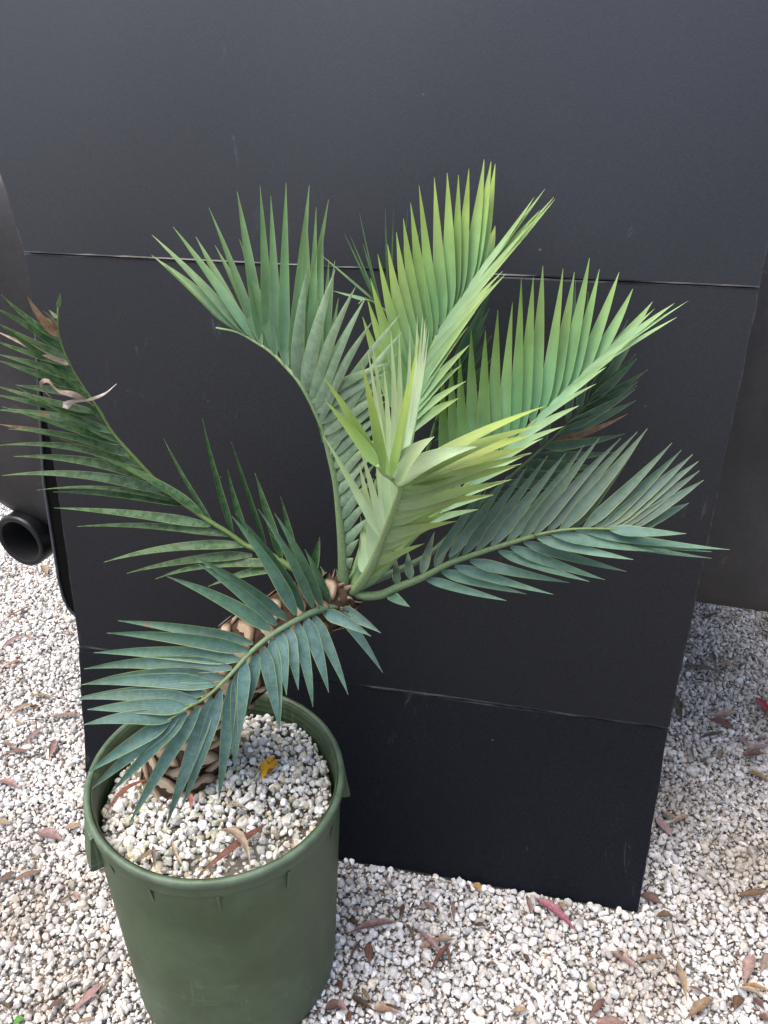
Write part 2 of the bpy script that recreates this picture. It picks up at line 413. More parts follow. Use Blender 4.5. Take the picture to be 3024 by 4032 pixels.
# ------------------------------------------------------------------ vehicle behind the board
def car():
    M_BUMP = None
    N = NM('dusty_black_bumper'); tc = N.n('ShaderNodeTexCoord').outputs['Object']
    n = N.noise(5, 6, .65, tc); f = N.noise(90, 4, .6, tc); rs = N.noise(11, 5, .7, tc)
    c = N.mix(N.mapr(n, .35, .7), lin((28, 28, 29)), lin((46, 44, 43)))
    c = N.mix(N.math('MULTIPLY', N.mapr(rs, .60, .70), .6), c, lin((104, 78, 58)))
    c = N.mix(1.0, c, N.ramp(f, [(.3, .8), (.7, 1.2)]), 'MULTIPLY')
    M_BUMP = N.done(N.bsdf(c, N.ramp(n, [(.3, .42), (.7, .62)]), N.bump(f, .2, .001), .45))
    M_RUB = simple('black_rubber', (16, 16, 17), (26, 26, 27), 60, .55, .1)
    M_PIPE = simple('black_exhaust_metal', (6, 7, 9), (16, 17, 20), 18, .32, .08, .001, .35)
    M_SOOT = simple('exhaust_soot', (5, 5, 5), (13, 11, 10), 90, .95, .3)
    M_PAINT = simple('black_car_paint', (22, 22, 24), (30, 29, 30), 5, .35, .02)
    M_GLASS = simple('dark_window_glass', (14, 17, 18), (18, 21, 22), 3, .08, .0)
    M_BEAD = simple('lit_rubber_edge', (46, 50, 56), (66, 70, 76), 40, .45, .1)  # light caught along the flap's edge, put in as a paler grey
    M_LAMP = simple('red_lamp_lens', (120, 14, 12), (140, 20, 16), 30, .2, .05)
    M_RIM = simple('grey_wheel_metal', (96, 97, 99), (120, 121, 123), 30, .4, .05)
    off = B_BL * .45 + B_BR * .55 + BN * .27
    root = empty('parked_vehicle', tuple(off - np.array([0, 0, 0])), label='black dusty parked vehicle close behind the backdrop, with bumper, mud flap and exhaust showing', category='vehicle')
    rz = R(-10.7); root.rotation_euler = (0, 0, rz)
    # local frame: x along the bumper, y away from the camera, z up
    def loft(name, mat, profile, x0, x1, nx=40, low=None, parent=root, corner=.16, caps=True):
        V, F = [], []; npf = len(profile)
        for i in range(nx + 1):
            t = i / nx; x = x0 + (x1 - x0) * t
            e = min(x - x0, x1 - x); k = 0 if e > corner else (1 - math.sqrt(max(0, 1 - (1 - e / corner) ** 2)))
            for (y, z) in profile:
                dz = low(x) if low else 0
                V.append((x, y + k * .22, z + dz * max(0, 1 - (z - profile[0][1]) / .25)))
        for i in range(nx):
            for j in range(npf - 1): F.append((i * npf + j, (i + 1) * npf + j, (i + 1) * npf + j + 1, i * npf + j + 1))
        if caps: F.append(tuple(range(npf))); F.append(tuple(nx * npf + j for j in reversed(range(npf))))
        return obj(name, mesh(name, V, F, mat), parent)
    low = lambda x: .10 * max(0, (-x - .80) / .2) ** 1.5 + .012 * math.cos(x * 3)
    loft('bumper', M_BUMP, [(.30, .59), (.26, .565), (.12, .552), (.05, .556), (.018, .575), (.004, .61), (0, .66), (.004, .76), (.006, .90), (.012, 1.05), (.02, 1.20), (.032, 1.30), (.06, 1.34), (.10, 1.345)], -1.12, 1.02, 60, low)
    loft('tailgate', M_PAINT, [(.34, .62), (.11, 1.348), (.115, 1.36), (.14, 1.50), (.24, 1.72), (.34, 1.80), (1.6, 1.84), (1.6, .62)], -1.06, .96, 40, None)
    g = loft('window', M_GLASS, [(.112, 1.40), (.132, 1.49), (.225, 1.68), (.26, 1.66), (.16, 1.40)], -.78, .68, 12, None, corner=.05)
    for sx in (-1.0, .80):
        V = [(sx + a, -.012 + b, 1.02 + c) for a in (0, .10) for b in (0, .05) for c in (0, .22)]
        obj('tail_light', mesh('tail_light', V, [(0, 1, 3, 2), (4, 6, 7, 5), (0, 4, 5, 1), (2, 3, 7, 6), (0, 2, 6, 4), (1, 5, 7, 3)], M_LAMP, False), root)
    # wheels under the body
    for sx in (-.86, .76):
        for part, mat, prof in (('wheel', M_RUB, [(.20, -.11), (.34, -.115), (.37, -.09), (.375, 0), (.37, .09), (.34, .115), (.20, .11), (.20, -.11)]),):
            V, F = [], []; ns = 40
            for i in range(ns):
                a = 2 * math.pi * i / ns
                for (r_, x_) in prof: V.append((sx + x_, 1.30 + r_ * math.cos(a), .377 + r_ * math.sin(a)))
            k = len(prof)
            for i in range(ns):
                for j in range(k - 1): F.append((i * k + j, ((i + 1) % ns) * k + j, ((i + 1) % ns) * k + j + 1, i * k + j + 1))
            wh = obj(part, mesh(part, V, F, mat), root)
            V, F = [], []
            for s_, r_ in ((-.07, .205), (-.05, .05), (.05, .05), (.07, .205)):
                for i in range(ns):
                    a = 2 * math.pi * i / ns; V.append((sx + s_, 1.30 + r_ * math.cos(a), .377 + r_ * math.sin(a)))
            for q in range(3):
                for i in range(ns): F.append((q * ns + i, q * ns + (i + 1) % ns, (q + 1) * ns + (i + 1) % ns, (q + 1) * ns + i))
            F.append(tuple(range(ns, 2 * ns))); F.append(tuple(range(2 * ns, 3 * ns)))
            obj('wheel_rim', mesh('wheel_rim', V, F, M_RIM), wh)
    # exhaust tip, pointing back at the viewer
    inv = np.array([[math.cos(-rz), -math.sin(-rz), 0], [math.sin(-rz), math.cos(-rz), 0], [0, 0, 1.0]])
    def local(P): return inv @ (np.asarray(P) - off)
    c0 = local(aty(80, 2132, 1.54))
    ns = 48; V, F = [], []
    prof = [(.0, .051), (-.002, .054), (-.004, .059), (-.001, .0645), (.006, .066), (.06, .066), (.16, .064), (.26, .047), (.60, .042)]
    rings = [(y, r_) for y, r_ in prof]
    ax = nrm(np.array([.16, 1.0, .05])); e1 = nrm(np.cross(ax, [0, 0, 1])); e2 = np.cross(e1, ax)
    for y, r_ in rings:
        for i in range(ns):
            a = 2 * math.pi * i / ns; V.append(c0 + ax * y + r_ * (math.cos(a) * e1 + math.sin(a) * e2))
    for q in range(len(rings) - 1):
        for i in range(ns): F.append((q * ns + i, q * ns + (i + 1) % ns, (q + 1) * ns + (i + 1) % ns, (q + 1) * ns + i))
    pipe = obj('exhaust_pipe', mesh('exhaust_pipe', V, F, M_PIPE), root)
    V, F = [], []
    inner = [(.0, .0512), (.04, .0455), (.16, .044), (.24, .035), (.24, .001)]
    for y, r_ in inner:
        for i in range(ns):
            a = 2 * math.pi * i / ns; V.append(c0 + ax * (y + .0005) + r_ * (math.cos(a) * e1 + math.sin(a) * e2))
    for q in range(len(inner) - 1):
        for i in range(ns): F.append((q * ns + i, (q + 1) * ns + i, (q + 1) * ns + (i + 1) % ns, q * ns + (i + 1) % ns))
    obj('exhaust_liner', mesh('exhaust_liner', V, F, M_SOOT), pipe)
    # mud flap just behind the board's left edge
    fy = 1.455
    A = local(aty(152, 1480, fy)); Bq = local(aty(166, 1900, fy)); Cq = local(aty(236, 2330, fy)); D = local(aty(300, 2437, fy))
    x0, x1 = A[0], A[0] + .34; zt, zb = .66 + .50, D[2]
    yb = A[1]
    pts = [(x0 + .03, zt), (x0, A[2]), (Bq[0], Bq[2]), (Cq[0] - .002, Cq[2] + .03)]
    rr = .07
    xl = Cq[0] - .001
    for k in range(9):
        a = math.pi + (math.pi / 2) * k / 8; pts.append((xl + rr * .55 + rr * .55 * math.cos(a), zb + rr + rr * math.sin(a)))
    for k in range(9):
        a = 1.5 * math.pi + (math.pi / 2) * k / 8; pts.append((x1 - rr + rr * math.cos(a), zb + rr + rr * math.sin(a)))
    pts.append((x1, zt)); n = len(pts)
    V = [(x, yb, z) for x, z in pts] + [(x, yb + .012, z) for x, z in pts]
    F = [tuple(range(n)), tuple(range(2 * n - 1, n - 1, -1))] + [(i, (i + 1) % n, n + (i + 1) % n, n + i)[::-1] for i in range(n)]
    M_FLAP = simple('shade_dark_flap', (5, 5, 5), (10, 10, 10), 60, .9, .1, .001, .12)  # blacker than the rubber: deep shade behind the board put into the colour
    fl = obj('mud_flap', mesh('mud_flap', V, F, M_FLAP, False), root)
    ed = spline([np.array([x, yb - .002, z]) for x, z in pts[:13]], 50) if False else np.array([[x, yb - .001, z] for x, z in pts[:13]])
    V, F = tube(ed, np.full(len(ed), .0036), 8); obj('edge_bead', mesh('edge_bead', V, F, M_BEAD), fl)
# (built after the tube helper below)

# ------------------------------------------------------------------ pot
POT_TILT = (-.010, .0154)
def pot():
    root = empty('plant_pot', (POTC[0], POTC[1], 0), label='large round dark green plastic nursery pot filled with white pumice', category='pot')
    h = POTH; n = 128
    def ell(a, z):      # the soft rim is squeezed slightly oval
        return 1 + .026 * math.cos(2 * (a + R(48))) * max(0, z / h) ** 2
    def lathe(name, prof, wear=None, closed=False, parent=root):
        V, F, Wc = [], [], []; k = len(prof)
        for i in range(n):
            a = 2 * math.pi * i / n
            for q, (r_, z) in enumerate(prof):
                e = ell(a, z); V.append((r_ * e * math.cos(a) + POT_TILT[0] * z, r_ * e * math.sin(a) + POT_TILT[1] * z, z)); Wc.append(wear[q] if wear else 0)
        for i in range(n):
            for j in range(k - 1 if not closed else k):
                F.append((i * k + j, ((i + 1) % n) * k + j, ((i + 1) % n) * k + (j + 1) % k, i * k + (j + 1) % k))
        me = mesh(name, V, F, M_POT); set_col(me, np.array(Wc)[:, None], 'Wear'); return obj(name, me, parent)
    prof = [(.001, .004), (.150, .004), (.168, .001), (.1790, .006), (.1825, .018), (.1865, .10), (.1940, .25), (.2000, .38), (.2015, h - .034), (.2015, h - .030)]
    lathe('wall', prof, [0, 0, .3, .5, .35, .15, .0, .05, .2, .3])
    inner = [(.2015, h - .018)]
    z = h - .012
    prof = [(.1985, h - .004)]
    zz = h - .006
    while zz > h - .30:
        t = (h - zz) / .3; prof += [(.1965 - t * .016, zz), (.1960 - t * .016, zz - .0075), (.1952 - t * .016, zz - .0090), (.1960 - t * .016, zz - .0102)]; zz -= .0125
    prof += [(.17, h - .32), (.001, h - .322)]
    lathe('inner_wall', prof, [.5] + [.30 if i % 4 == 2 else .06 for i in range(len(prof) - 1)])
    rp = [(.2018, h - .036), (.2055, h - .034), (.2068, h - .028), (.2060, h - .017), (.2080, h - .013), (.2098, h - .009), (.2102, h - .005), (.2088, h - .0015), (.2060, h), (.2020, h - .0004), (.1998, h - .003), (.1985, h - .012)]
    lathe('rim', rp, [.1, .2, .3, .15, .4, .7, .9, 1.0, 1.0, .95, .8, .4])
    # small gussets under the rim
    for deg in (-158, -131, -107.5, -79, -50, -20, 12, 45, 80, 115, 150):
        a = R(deg); e = ell(a, h); er = np.array([math.cos(a), math.sin(a), 0]); et = np.array([-er[1], er[0], 0])
        V = []
        for s in (-.0022, .0022):
            for r_, z in ((.2005, h - .032), (.2072, h - .032), (.1995, h - .075)):
                V.append(er * r_ * e + et * s + np.array([POT_TILT[0] * z, POT_TILT[1] * z, z]))
        me = mesh('gusset', V, [(0, 1, 2), (3, 5, 4), (0, 3, 4, 1), (1, 4, 5, 2)], M_POT, False); set_col(me, np.full((6, 1), .25), 'Wear'); obj('gusset', me, root)
    # two lifting lugs under the rim
    for deg, wdeg in ((-158, 13), (22, 13)):
        V, F, Wc = [], [], []; ns = 10
        for i in range(ns + 1):
            a = R(deg + (i / ns - .5) * 2 * wdeg); e = ell(a, h); er = np.array([math.cos(a), math.sin(a), 0])
            for r_, z in ((.2062, h - .022), (.2125, h - .026), (.2215, h - .088), (.2180, h - .088), (.2090, h - .032), (.1990, h - .032)):
                V.append(er * r_ * e + np.array([POT_TILT[0] * z, POT_TILT[1] * z, z])); Wc.append(.2)
        k = 6
        for i in range(ns):
            for j in range(k): F.append((i * k + j, i * k + (j + 1) % k, (i + 1) * k + (j + 1) % k, (i + 1) * k + j))
        F += [tuple(range(k)), tuple(ns * k + j for j in reversed(range(k)))]
        # side webs closing the lug against the wall
        for i in (0, ns):
            a = R(deg + (i / ns - .5) * 2 * wdeg); e = ell(a, h); er = np.array([math.cos(a), math.sin(a), 0]); et = np.array([-er[1], er[0], 0]) * .0015
            b = len(V)
            for s in (-1, 1):
                for r_, z in ((.1985, h - .033), (.2105, h - .033), (.2195, h - .089), (.1975, h - .089)):
                    V.append(er * r_ * e + et * s + np.array([POT_TILT[0] * z, POT_TILT[1] * z, z])); Wc.append(.1)
            F += [(b, b + 1, b + 2, b + 3), (b + 7, b + 6, b + 5, b + 4)] + [(b + j, b + 4 + j, b + 4 + (j + 1) % 4, b + (j + 1) % 4) for j in range(4)]
        me = mesh('lifting_lug', V, F, M_POT, False); set_col(me, np.array(Wc)[:, None], 'Wear'); obj('lifting_lug', me, root)
pot()

TRUNK_BASE = atz(715, 3040, POTH - .05)
def surf(x, y):
    return POTH - .050 + .012 * np.sin(x * 14 + 1) * np.sin(y * 11) + .006 * (y - POTC[1]) / .2
def pumice():
    sp = .0102; k = int(.4 / sp)
    jj, ii = np.meshgrid(np.arange(-k, k), np.arange(-k, k), indexing='ij')
    x = (ii + .5 * (jj % 2)) * sp; y = jj * sp * .866
    x = (x + rng.uniform(-.45, .45, x.shape) * sp).ravel() + POTC[0] - .004; y = (y + rng.uniform(-.45, .45, y.shape) * sp).ravel() + POTC[1] + .006
    rr = np.hypot(x - POTC[0] + .004, y - POTC[1] - .006); keep = rr < .1845; x, y = x[keep], y[keep]; n = len(x)
    def pc(n):
        c = np.array(lin((214, 213, 206)))[None] * np.exp(rng.normal(0, .15, n))[:, None]; t = rng.uniform(size=n)
        c[t < .16] *= np.array([.78, .72, .56]); c[(t > .16) & (t < .26)] *= np.array([.72, .76, .66]); c[(t > .26) & (t < .38)] *= 1.2; c[(t > .38) & (t < .44)] *= .6
        return np.clip(c, .05, .86)
    rad = np.clip(.0061 * np.exp(rng.normal(0, .25, n)), .0040, .0120)
    g = [stones_mesh('p', np.stack([x, y, surf(x, y) - .003 + rng.uniform(-.004, .005, n)], -1), rad, pc(n), ICO2, 24, M_PUMICE, 900)]
    m_ = 2600; a = rng.uniform(0, 2 * math.pi, m_); q = np.sqrt(rng.uniform(size=m_)) * .186
    x = POTC[0] - .004 + q * np.cos(a); y = POTC[1] + .006 + q * np.sin(a); rad = rng.uniform(.0016, .0038, m_)
    g.append(stones_mesh('q', np.stack([x, y, surf(x, y) - .006 + rng.uniform(-.003, .006, m_)], -1), rad, pc(m_) * .9, ICO1, 10, M_PUMICE, 950))
    # packed bed underneath
    ns = 48; V = [(POTC[0] - .004, POTC[1] + .006, POTH - .062)] + [(POTC[0] - .004 + .186 * math.cos(2 * math.pi * i / ns), POTC[1] + .006 + .186 * math.sin(2 * math.pi * i / ns), POTH - .062) for i in range(ns)]
    Fb = np.array([(0, 1 + i, 1 + (i + 1) % ns) for i in range(ns)]); g.append((np.array(V), Fb, np.tile(np.array(lin((110, 104, 92))), (len(V), 1))))
    build_stones('pumice_gravel', g, M_PUMICE, None, kind='stuff', label='white and buff pumice stones filling the green pot', category='pumice')
pumice()

# ------------------------------------------------------------------ cycad
PLANT0 = TRUNK_BASE
plant = empty('cycad_plant', tuple(PLANT0), label='leaning potted cycad with scaly trunk and stiff blue-green and lime fronds', category='plant')

def spline(P, n):
    """Catmull-Rom through points P (k,3) -> n samples"""
    P = np.asarray(P, float); Q = np.vstack([2 * P[0] - P[1], P, 2 * P[-1] - P[-2]]); out = []
    seg = np.linalg.norm(np.diff(P, axis=0), axis=1); s = np.r_[0, np.cumsum(seg)]
    for t in np.linspace(0, s[-1], n):
        i = min(max(np.searchsorted(s, t, side='right') - 1, 0), len(P) - 2); f = (t - s[i]) / max(seg[i], 1e-9)
        a, b, c, d = Q[i], Q[i + 1], Q[i + 2], Q[i + 3]
        out.append(.5 * ((2 * b) + (c - a) * f + (2 * a - 5 * b + 4 * c - d) * f * f + (3 * b - a - 3 * c + d) * f ** 3))
    return np.array(out)
def tube(pts, rad, ns=10, flat=1.0):
    pts = np.asarray(pts); n = len(pts); V, F = [], []
    T = np.gradient(pts, axis=0); e = np.array([0, 0, 1.0])
    for i in range(n):
        t = nrm(T[i]); a = nrm(np.cross(t, e if abs(t @ e) < .95 else np.array([0, 1.0, 0]))); b = np.cross(a, t)
        for k in range(ns):
            an = 2 * math.pi * k / ns; V.append(pts[i] + rad[i] * (math.cos(an) * a + flat * math.sin(an) * b))
    for i in range(n - 1):
        for k in range(ns): F.append((i * ns + k, i * ns + (k + 1) % ns, (i + 1) * ns + (k + 1) % ns, (i + 1) * ns + k))
    F.append(tuple(reversed(range(ns)))); F.append(tuple((n - 1) * ns + k for k in range(ns)))
    return np.array(V), F

car()

def blade(B, T, W, phi, bow=0.0, sag=0.0, c0=(90, 140, 110), c1=(150, 180, 80), mott=0.0, brown=0.0, twist=0.0, narrow=.22, chan=.16, nl=14, full=.24):
    """a lance-shaped leaflet from B to T; phi turns the blade about its own axis"""
    B, T = np.asarray(B), np.asarray(T); D = T - B; L = np.linalg.norm(D); d = D / L
    v = nrm(CAMP - (B + T) / 2); vp = nrm(v - (v @ d) * d); s = np.cross(d, vp)
    us = np.array([-1, -.55, 0, .55, 1.0]); V, UV, C, Mo = [], [], [], []
    k0, k1 = np.array(lin(c0)) * LEAFK, np.array(lin(c1)) * LEAFK
    W = W * WK
    for i in range(nl + 1):
        t = i / nl
        f = min(1, narrow + (1 - narrow) * math.sin(min(1, t / full) * math.pi / 2) ** .9)
        f *= max(0.02, (1 - t ** 1.75)) ** .95
        ph = phi + twist * (t - .4)
        n_ = math.cos(ph) * vp + math.sin(ph) * s; w_ = np.cross(d, n_)
        P = B + D * t + s * bow * L * 4 * t * (1 - t) * .5 + vp * sag * L * 4 * t * (1 - t) * .5
        for u in us:
            V.append(P + w_ * u * W * .5 * f + n_ * chan * W * f * (u * u - .5)); UV.append((u * .5 + .5, t))
            sm = t * t * (3 - 2 * t); C.append(k0 * (1 - sm) + k1 * sm); Mo.append((mott, brown, 0))
    F = [(i * 5 + j, i * 5 + j + 1, (i + 1) * 5 + j + 1, (i + 1) * 5 + j) for i in range(nl) for j in range(4)]
    return np.array(V), F, np.array(UV), np.array(C), np.array(Mo)
LENS = {}; LEAFK, WK = .92, 1.18
def leaflet(parent, *a, mat=None, label=None, key=None, **k):
    V, F, UV, C, Mo = blade(*a, **k)
    me = mesh('leaflet', V - PLANT0, F, mat or M_LEAF); set_uv(me, UV); set_col(me, C); set_col(me, Mo, 'Mott')
    o = obj('leaflet', me, parent)
    if label: o['label'] = label
    if key: LENS.setdefault(key, []).append(np.linalg.norm(np.asarray(a[1]) - np.asarray(a[0])))
    return o
# zoom-window pixel converters (picture coordinates of the photograph)
Z1 = lambda x, y: (x / 1.58, 1000 + y / 1.58)
Z2 = lambda x, y: (500 + x / 1.3825, 600 + y / 1.3825)
Z3 = lambda x, y: (1200 + x * .663, 600 + y * .663)
Z4 = lambda x, y: (1700 + x * .7233, 1000 + y * .7233)
Z5 = lambda x, y: (1200 + x * .663, 1500 + y * .663)
Z6 = lambda x, y: (200 + x * .8439, 1900 + y * .8436)
Z7 = lambda x, y: (300 + x / 1.3825, 2500 + y / 1.3825)
Z8 = lambda x, y: (2000 + x * .6329, 2000 + y * .6329)
S0 = lambda x, y: (x, y)

class Frond:
    """rachis given as picture points with a distance y for each; leaflets as base and tip picture points"""
    def __init__(s, name, pts, r0, r1, c0, c1, label, ns=60):
        P = np.array([aty(px, py, y) for (px, py), y in pts]); s.P = spline(P, ns); s.name = name
        T = np.linspace(0, 1, ns); rad = (r0 * (1 - T) + r1 * T) * np.interp(T, [0, .12, .3, 1], [1, .92, .74, .68])
        V, F = tube(s.P, rad, 12, .85)
        me = mesh('frond', V - PLANT0, F, M_STALK)
        k0, k1 = np.array(lin(c0)), np.array(lin(c1)); tt = np.repeat(T, 12)[:, None]; set_col(me, (k0 * (1 - tt) + k1 * tt) * .72)
        s.o = obj('frond', me, plant, label=label); s.rad = rad
        d = s.P - CAMP; z = d @ _F; s.px = np.stack([1512 + FPX * (d @ CX) / z, 2016 - FPX * (d @ CU) / z], -1)
    def base(s, q):
        k = np.argmin(((s.px - np.array(q)) ** 2).sum(1)); return s.P[k], k
    def row(s, items, dy, W, phi, jit=.10, **kw):
        n = len(items)
        for i, it in enumerate(items):
            (b, t) = it[0], it[1]; ex = dict(kw)
            if len(it) > 2: ex.update(it[2])
            B, k = s.base(b); f = i / max(1, n - 1)
            d_ = ex.pop('dy', dy); d_ = d_[0] + (d_[1] - d_[0]) * f if isinstance(d_, tuple) else d_
            w_ = ex.pop('W', W); w_ = w_[0] + (w_[1] - w_[0]) * f if isinstance(w_, tuple) else w_
            p_ = ex.pop('phi', phi); p_ = p_[0] + (p_[1] - p_[0]) * f if isinstance(p_, tuple) else p_
            # base of the blade sits where the photo puts it when close to the stalk
            B2 = aty(b[0], b[1], B[1]); B = B2 if np.linalg.norm(B2 - B) < .018 else B
            T = aty(t[0], t[1], B[1] + d_ + random.uniform(-.008, .008))
            bw = ex.pop('bow', 0.0); bw = bw[0] + (bw[1] - bw[0]) * f if isinstance(bw, tuple) else bw
            for ck in ('c0', 'c1'):
                c = ex.get(ck)
                if isinstance(c, list): ex[ck] = tuple(c[0][j] * (1 - f) + c[1][j] * f for j in range(3))
            h = random.uniform(-11, 9)
            for ck in ('c0', 'c1'): ex[ck] = tuple(max(4, min(250, q + h + random.uniform(-3, 3))) for q in ex[ck])
            T = B + (T - B) * random.uniform(.965, 1.02)
            if random.random() < ex.pop('dead_tip', 0): ex['c1'] = (128, 100, 74)
            ex.setdefault('twist', random.uniform(-.35, .35)); bw += random.gauss(0, ex.pop('bowj', .006))
            leaflet(s.o, B, T, w_ * random.uniform(.88, 1.08), R(p_) + random.gauss(0, jit), bow=bw, key=s.name, **ex)
def L(Z, s):
    """'bx,by>tx,ty' strings to picture points"""
    out = []
    for it in s.split():
        a, b = it.split('>'); out.append((Z(*map(float, a.split(','))), Z(*map(float, b.split(',')))))
    return out
CR = (1372, 2318)                   # crown in the picture
CY = .985

# trunk -----------------------------------------------------------------
TPTS = spline([aty(*q, y) for q, y in (((690, 3130), .975), ((735, 2960), .98), ((800, 2780), .985), ((930, 2610), .985), ((1120, 2470), .985), ((1290, 2370), .985), ((1375, 2318), .985))], 60)
def trunk():
    n = len(TPTS); T = np.linspace(0, 1, n)
    rad = np.interp(T, [0, .15, .45, .75, .92, 1], [.060, .065, .065, .057, .043, .022])
    V, F = tube(TPTS, rad, 28)
    core = obj('trunk', mesh('trunk', V - PLANT0, F, M_CORE), plant, label='leaning brown trunk covered in pale leaf-base scales')
    # leaf-base scales, four shapes shared by all
    shapes = []
    for q in range(5):
        r = random.Random(q); V, F, Wc = [], [], []; na, nr = 14, 5
        for j in range(nr + 1):
            f = j / nr
            for i in range(na):
                a = 2 * math.pi * i / na
                rr = 1 / (abs(math.cos(a)) ** 1.25 + abs(math.sin(a)) ** 1.25) ** (1 / 1.25)
                x = rr * math.cos(a) * f * 1.0; y = rr * math.sin(a) * f * .95 
                z = .19 * (1 - f ** 6) - .05 * (1 - f) + .07 * y + .05 * math.sin(3 * x + q) + r.uniform(-.035, .035) * (f > .1)
                V.append((x, y - .05, z - .06 if f == 1 else z)); Wc.append(1.0 if f > .99 else (.55 if f > .75 else 0.0))
        for j in range(nr):
            for i in range(na): F.append((j * na + i, j * na + (i + 1) % na, (j + 1) * na + (i + 1) % na, (j + 1) * na + i))
        me = mesh('leaf_base', V, F, M_SCALE); set_col(me, np.array(Wc)[:, None]); shapes.append(me)
    ga = R(137.5); K = 120; Tn = np.gradient(TPTS, axis=0)
    for k in range(K):
        t = .06 + .92 * (k / K); f = t * (n - 1); i = int(f); P = TPTS[i] * (1 - f + i) + TPTS[min(i + 1, n - 1)] * (f - i); ax = nrm(Tn[i]); r_ = np.interp(t, T, rad)
        a0 = nrm(np.cross(ax, [0, 1.0, .2])); b0 = np.cross(ax, a0); an = k * ga
        er = math.cos(an) * a0 + math.sin(an) * b0; et = np.cross(ax, er)
        zz = nrm(er * .92 - ax * .30 + ax * .12); yy = nrm(ax - (ax @ zz) * zz); xx = np.cross(yy, zz)
        sc = np.interp(t, [0, .5, 1], [.0285, .0290, .0185]) * random.uniform(.9, 1.12)
        o = obj('leaf_base', shapes[k % 5], core)
        Mx = Matrix.Identity(4)
        for q in range(3):
            Mx[q][0] = xx[q] * sc; Mx[q][1] = yy[q] * sc; Mx[q][2] = zz[q] * sc * .6; Mx[q][3] = (P + er * (r_ * .965) - PLANT0)[q]
        o.matrix_local = Mx
    # dry bud scales round the growing point
    c = TPTS[-1]; ax = nrm(TPTS[-1] - TPTS[-6])
    a0 = nrm(np.cross(ax, [0, 1.0, .2])); b0 = np.cross(ax, a0)
    for k in range(40):
        an = k * ga; ring = k / 40; er = math.cos(an) * a0 + math.sin(an) * b0
        B = c + er * (.034 - .020 * ring) - ax * (.050 - .050 * ring); d = nrm(er * (.75 - .3 * ring) + ax * .8 + np.array([random.uniform(-.3, .3) for _ in range(3)])); Ls = random.uniform(.014, .028); wd = random.uniform(.009, .015)
        et = nrm(np.cross(d, er)); nn = np.cross(et, d); V, F = [], []
        for i in range(5):
            f = i / 4; wv = wd * .5 * (1 - f ** 1.6) + .0006; Pm = B + d * Ls * f + nn * .006 * f * f * random.uniform(-1, 1)
            V += [Pm - et * wv, Pm + nn * .0035 * (1 - f), Pm + et * wv, Pm - nn * .002 * (1 - f)]
        for i in range(4):
            for j in range(4): F.append((i * 4 + j, i * 4 + (j + 1) % 4, i * 4 + 4 + (j + 1) % 4, i * 4 + 4 + j))
        obj('bud_scale', mesh('bud_scale', np.array(V) - PLANT0, F, M_CATA), core)
trunk()

# F1: old blue-green frond arching over the pot toward the viewer ---------
f = Frond('front', [((1385, 2335), .985), ((1345, 2378), .965), (Z6(1270, 588), .945), (Z6(1180, 625), .92), (Z6(1040, 705), .89), (Z6(930, 795), .865), (Z6(830, 905), .84), (Z6(720, 1005), .82), (Z6(630, 1055), .80), (Z6(545, 1112), .785)], .0085, .0026, (84, 112, 88), (116, 140, 86), 'blue-green frond arching forward over the pot rim')
BG0, BG1 = (82, 114, 111), (86, 118, 107)
f.row(L(Z6, '1375,585>1330,400 1340,580>1258,392 1300,575>1180,300 1290,572>1025,240 1265,582>1040,135 1225,585>965,120 1180,603>858,137 1145,618>833,140 1100,640>660,340 1055,665>685,378 1025,690>525,430 945,750>315,645 925,787>258,702 885,828>210,795 845,867>130,870 808,915>145,945 765,945>160,942 722,985>95,1010 685,1020>120,1013 635,1050>153,1060 565,1103>155,1130'), (.05, -.02), (.0175, .0205), (-52, 18), c0=[(64, 100, 78), BG0], c1=[(74, 112, 78), BG1], mott=.35, brown=.3, bow=(.06, .07), sag=.08, bowj=.02)
f.row(L(Z6, '1350,592>1545,705 1275,605>1500,720 1330,632>1547,885 1225,617>1385,985 1190,630>1295,975 1150,650>1222,1040 1105,672>1157,978 1070,692>1100,1000 1030,730>1068,1175 990,762>1068,1158') + L(Z7, '985,100>880,545 920,140>882,600 890,185>860,715 850,242>775,905 790,302>578,938 735,342>485,1052 670,392>285,1038 600,422>180,870 555,442>80,842 512,462>55,755'), (-.05, -.06), (.0185, .0205), (20, -14), c0=(95, 128, 124), c1=(90, 122, 113), mott=.4, brown=.12, bow=(-.05, .02), sag=.12)

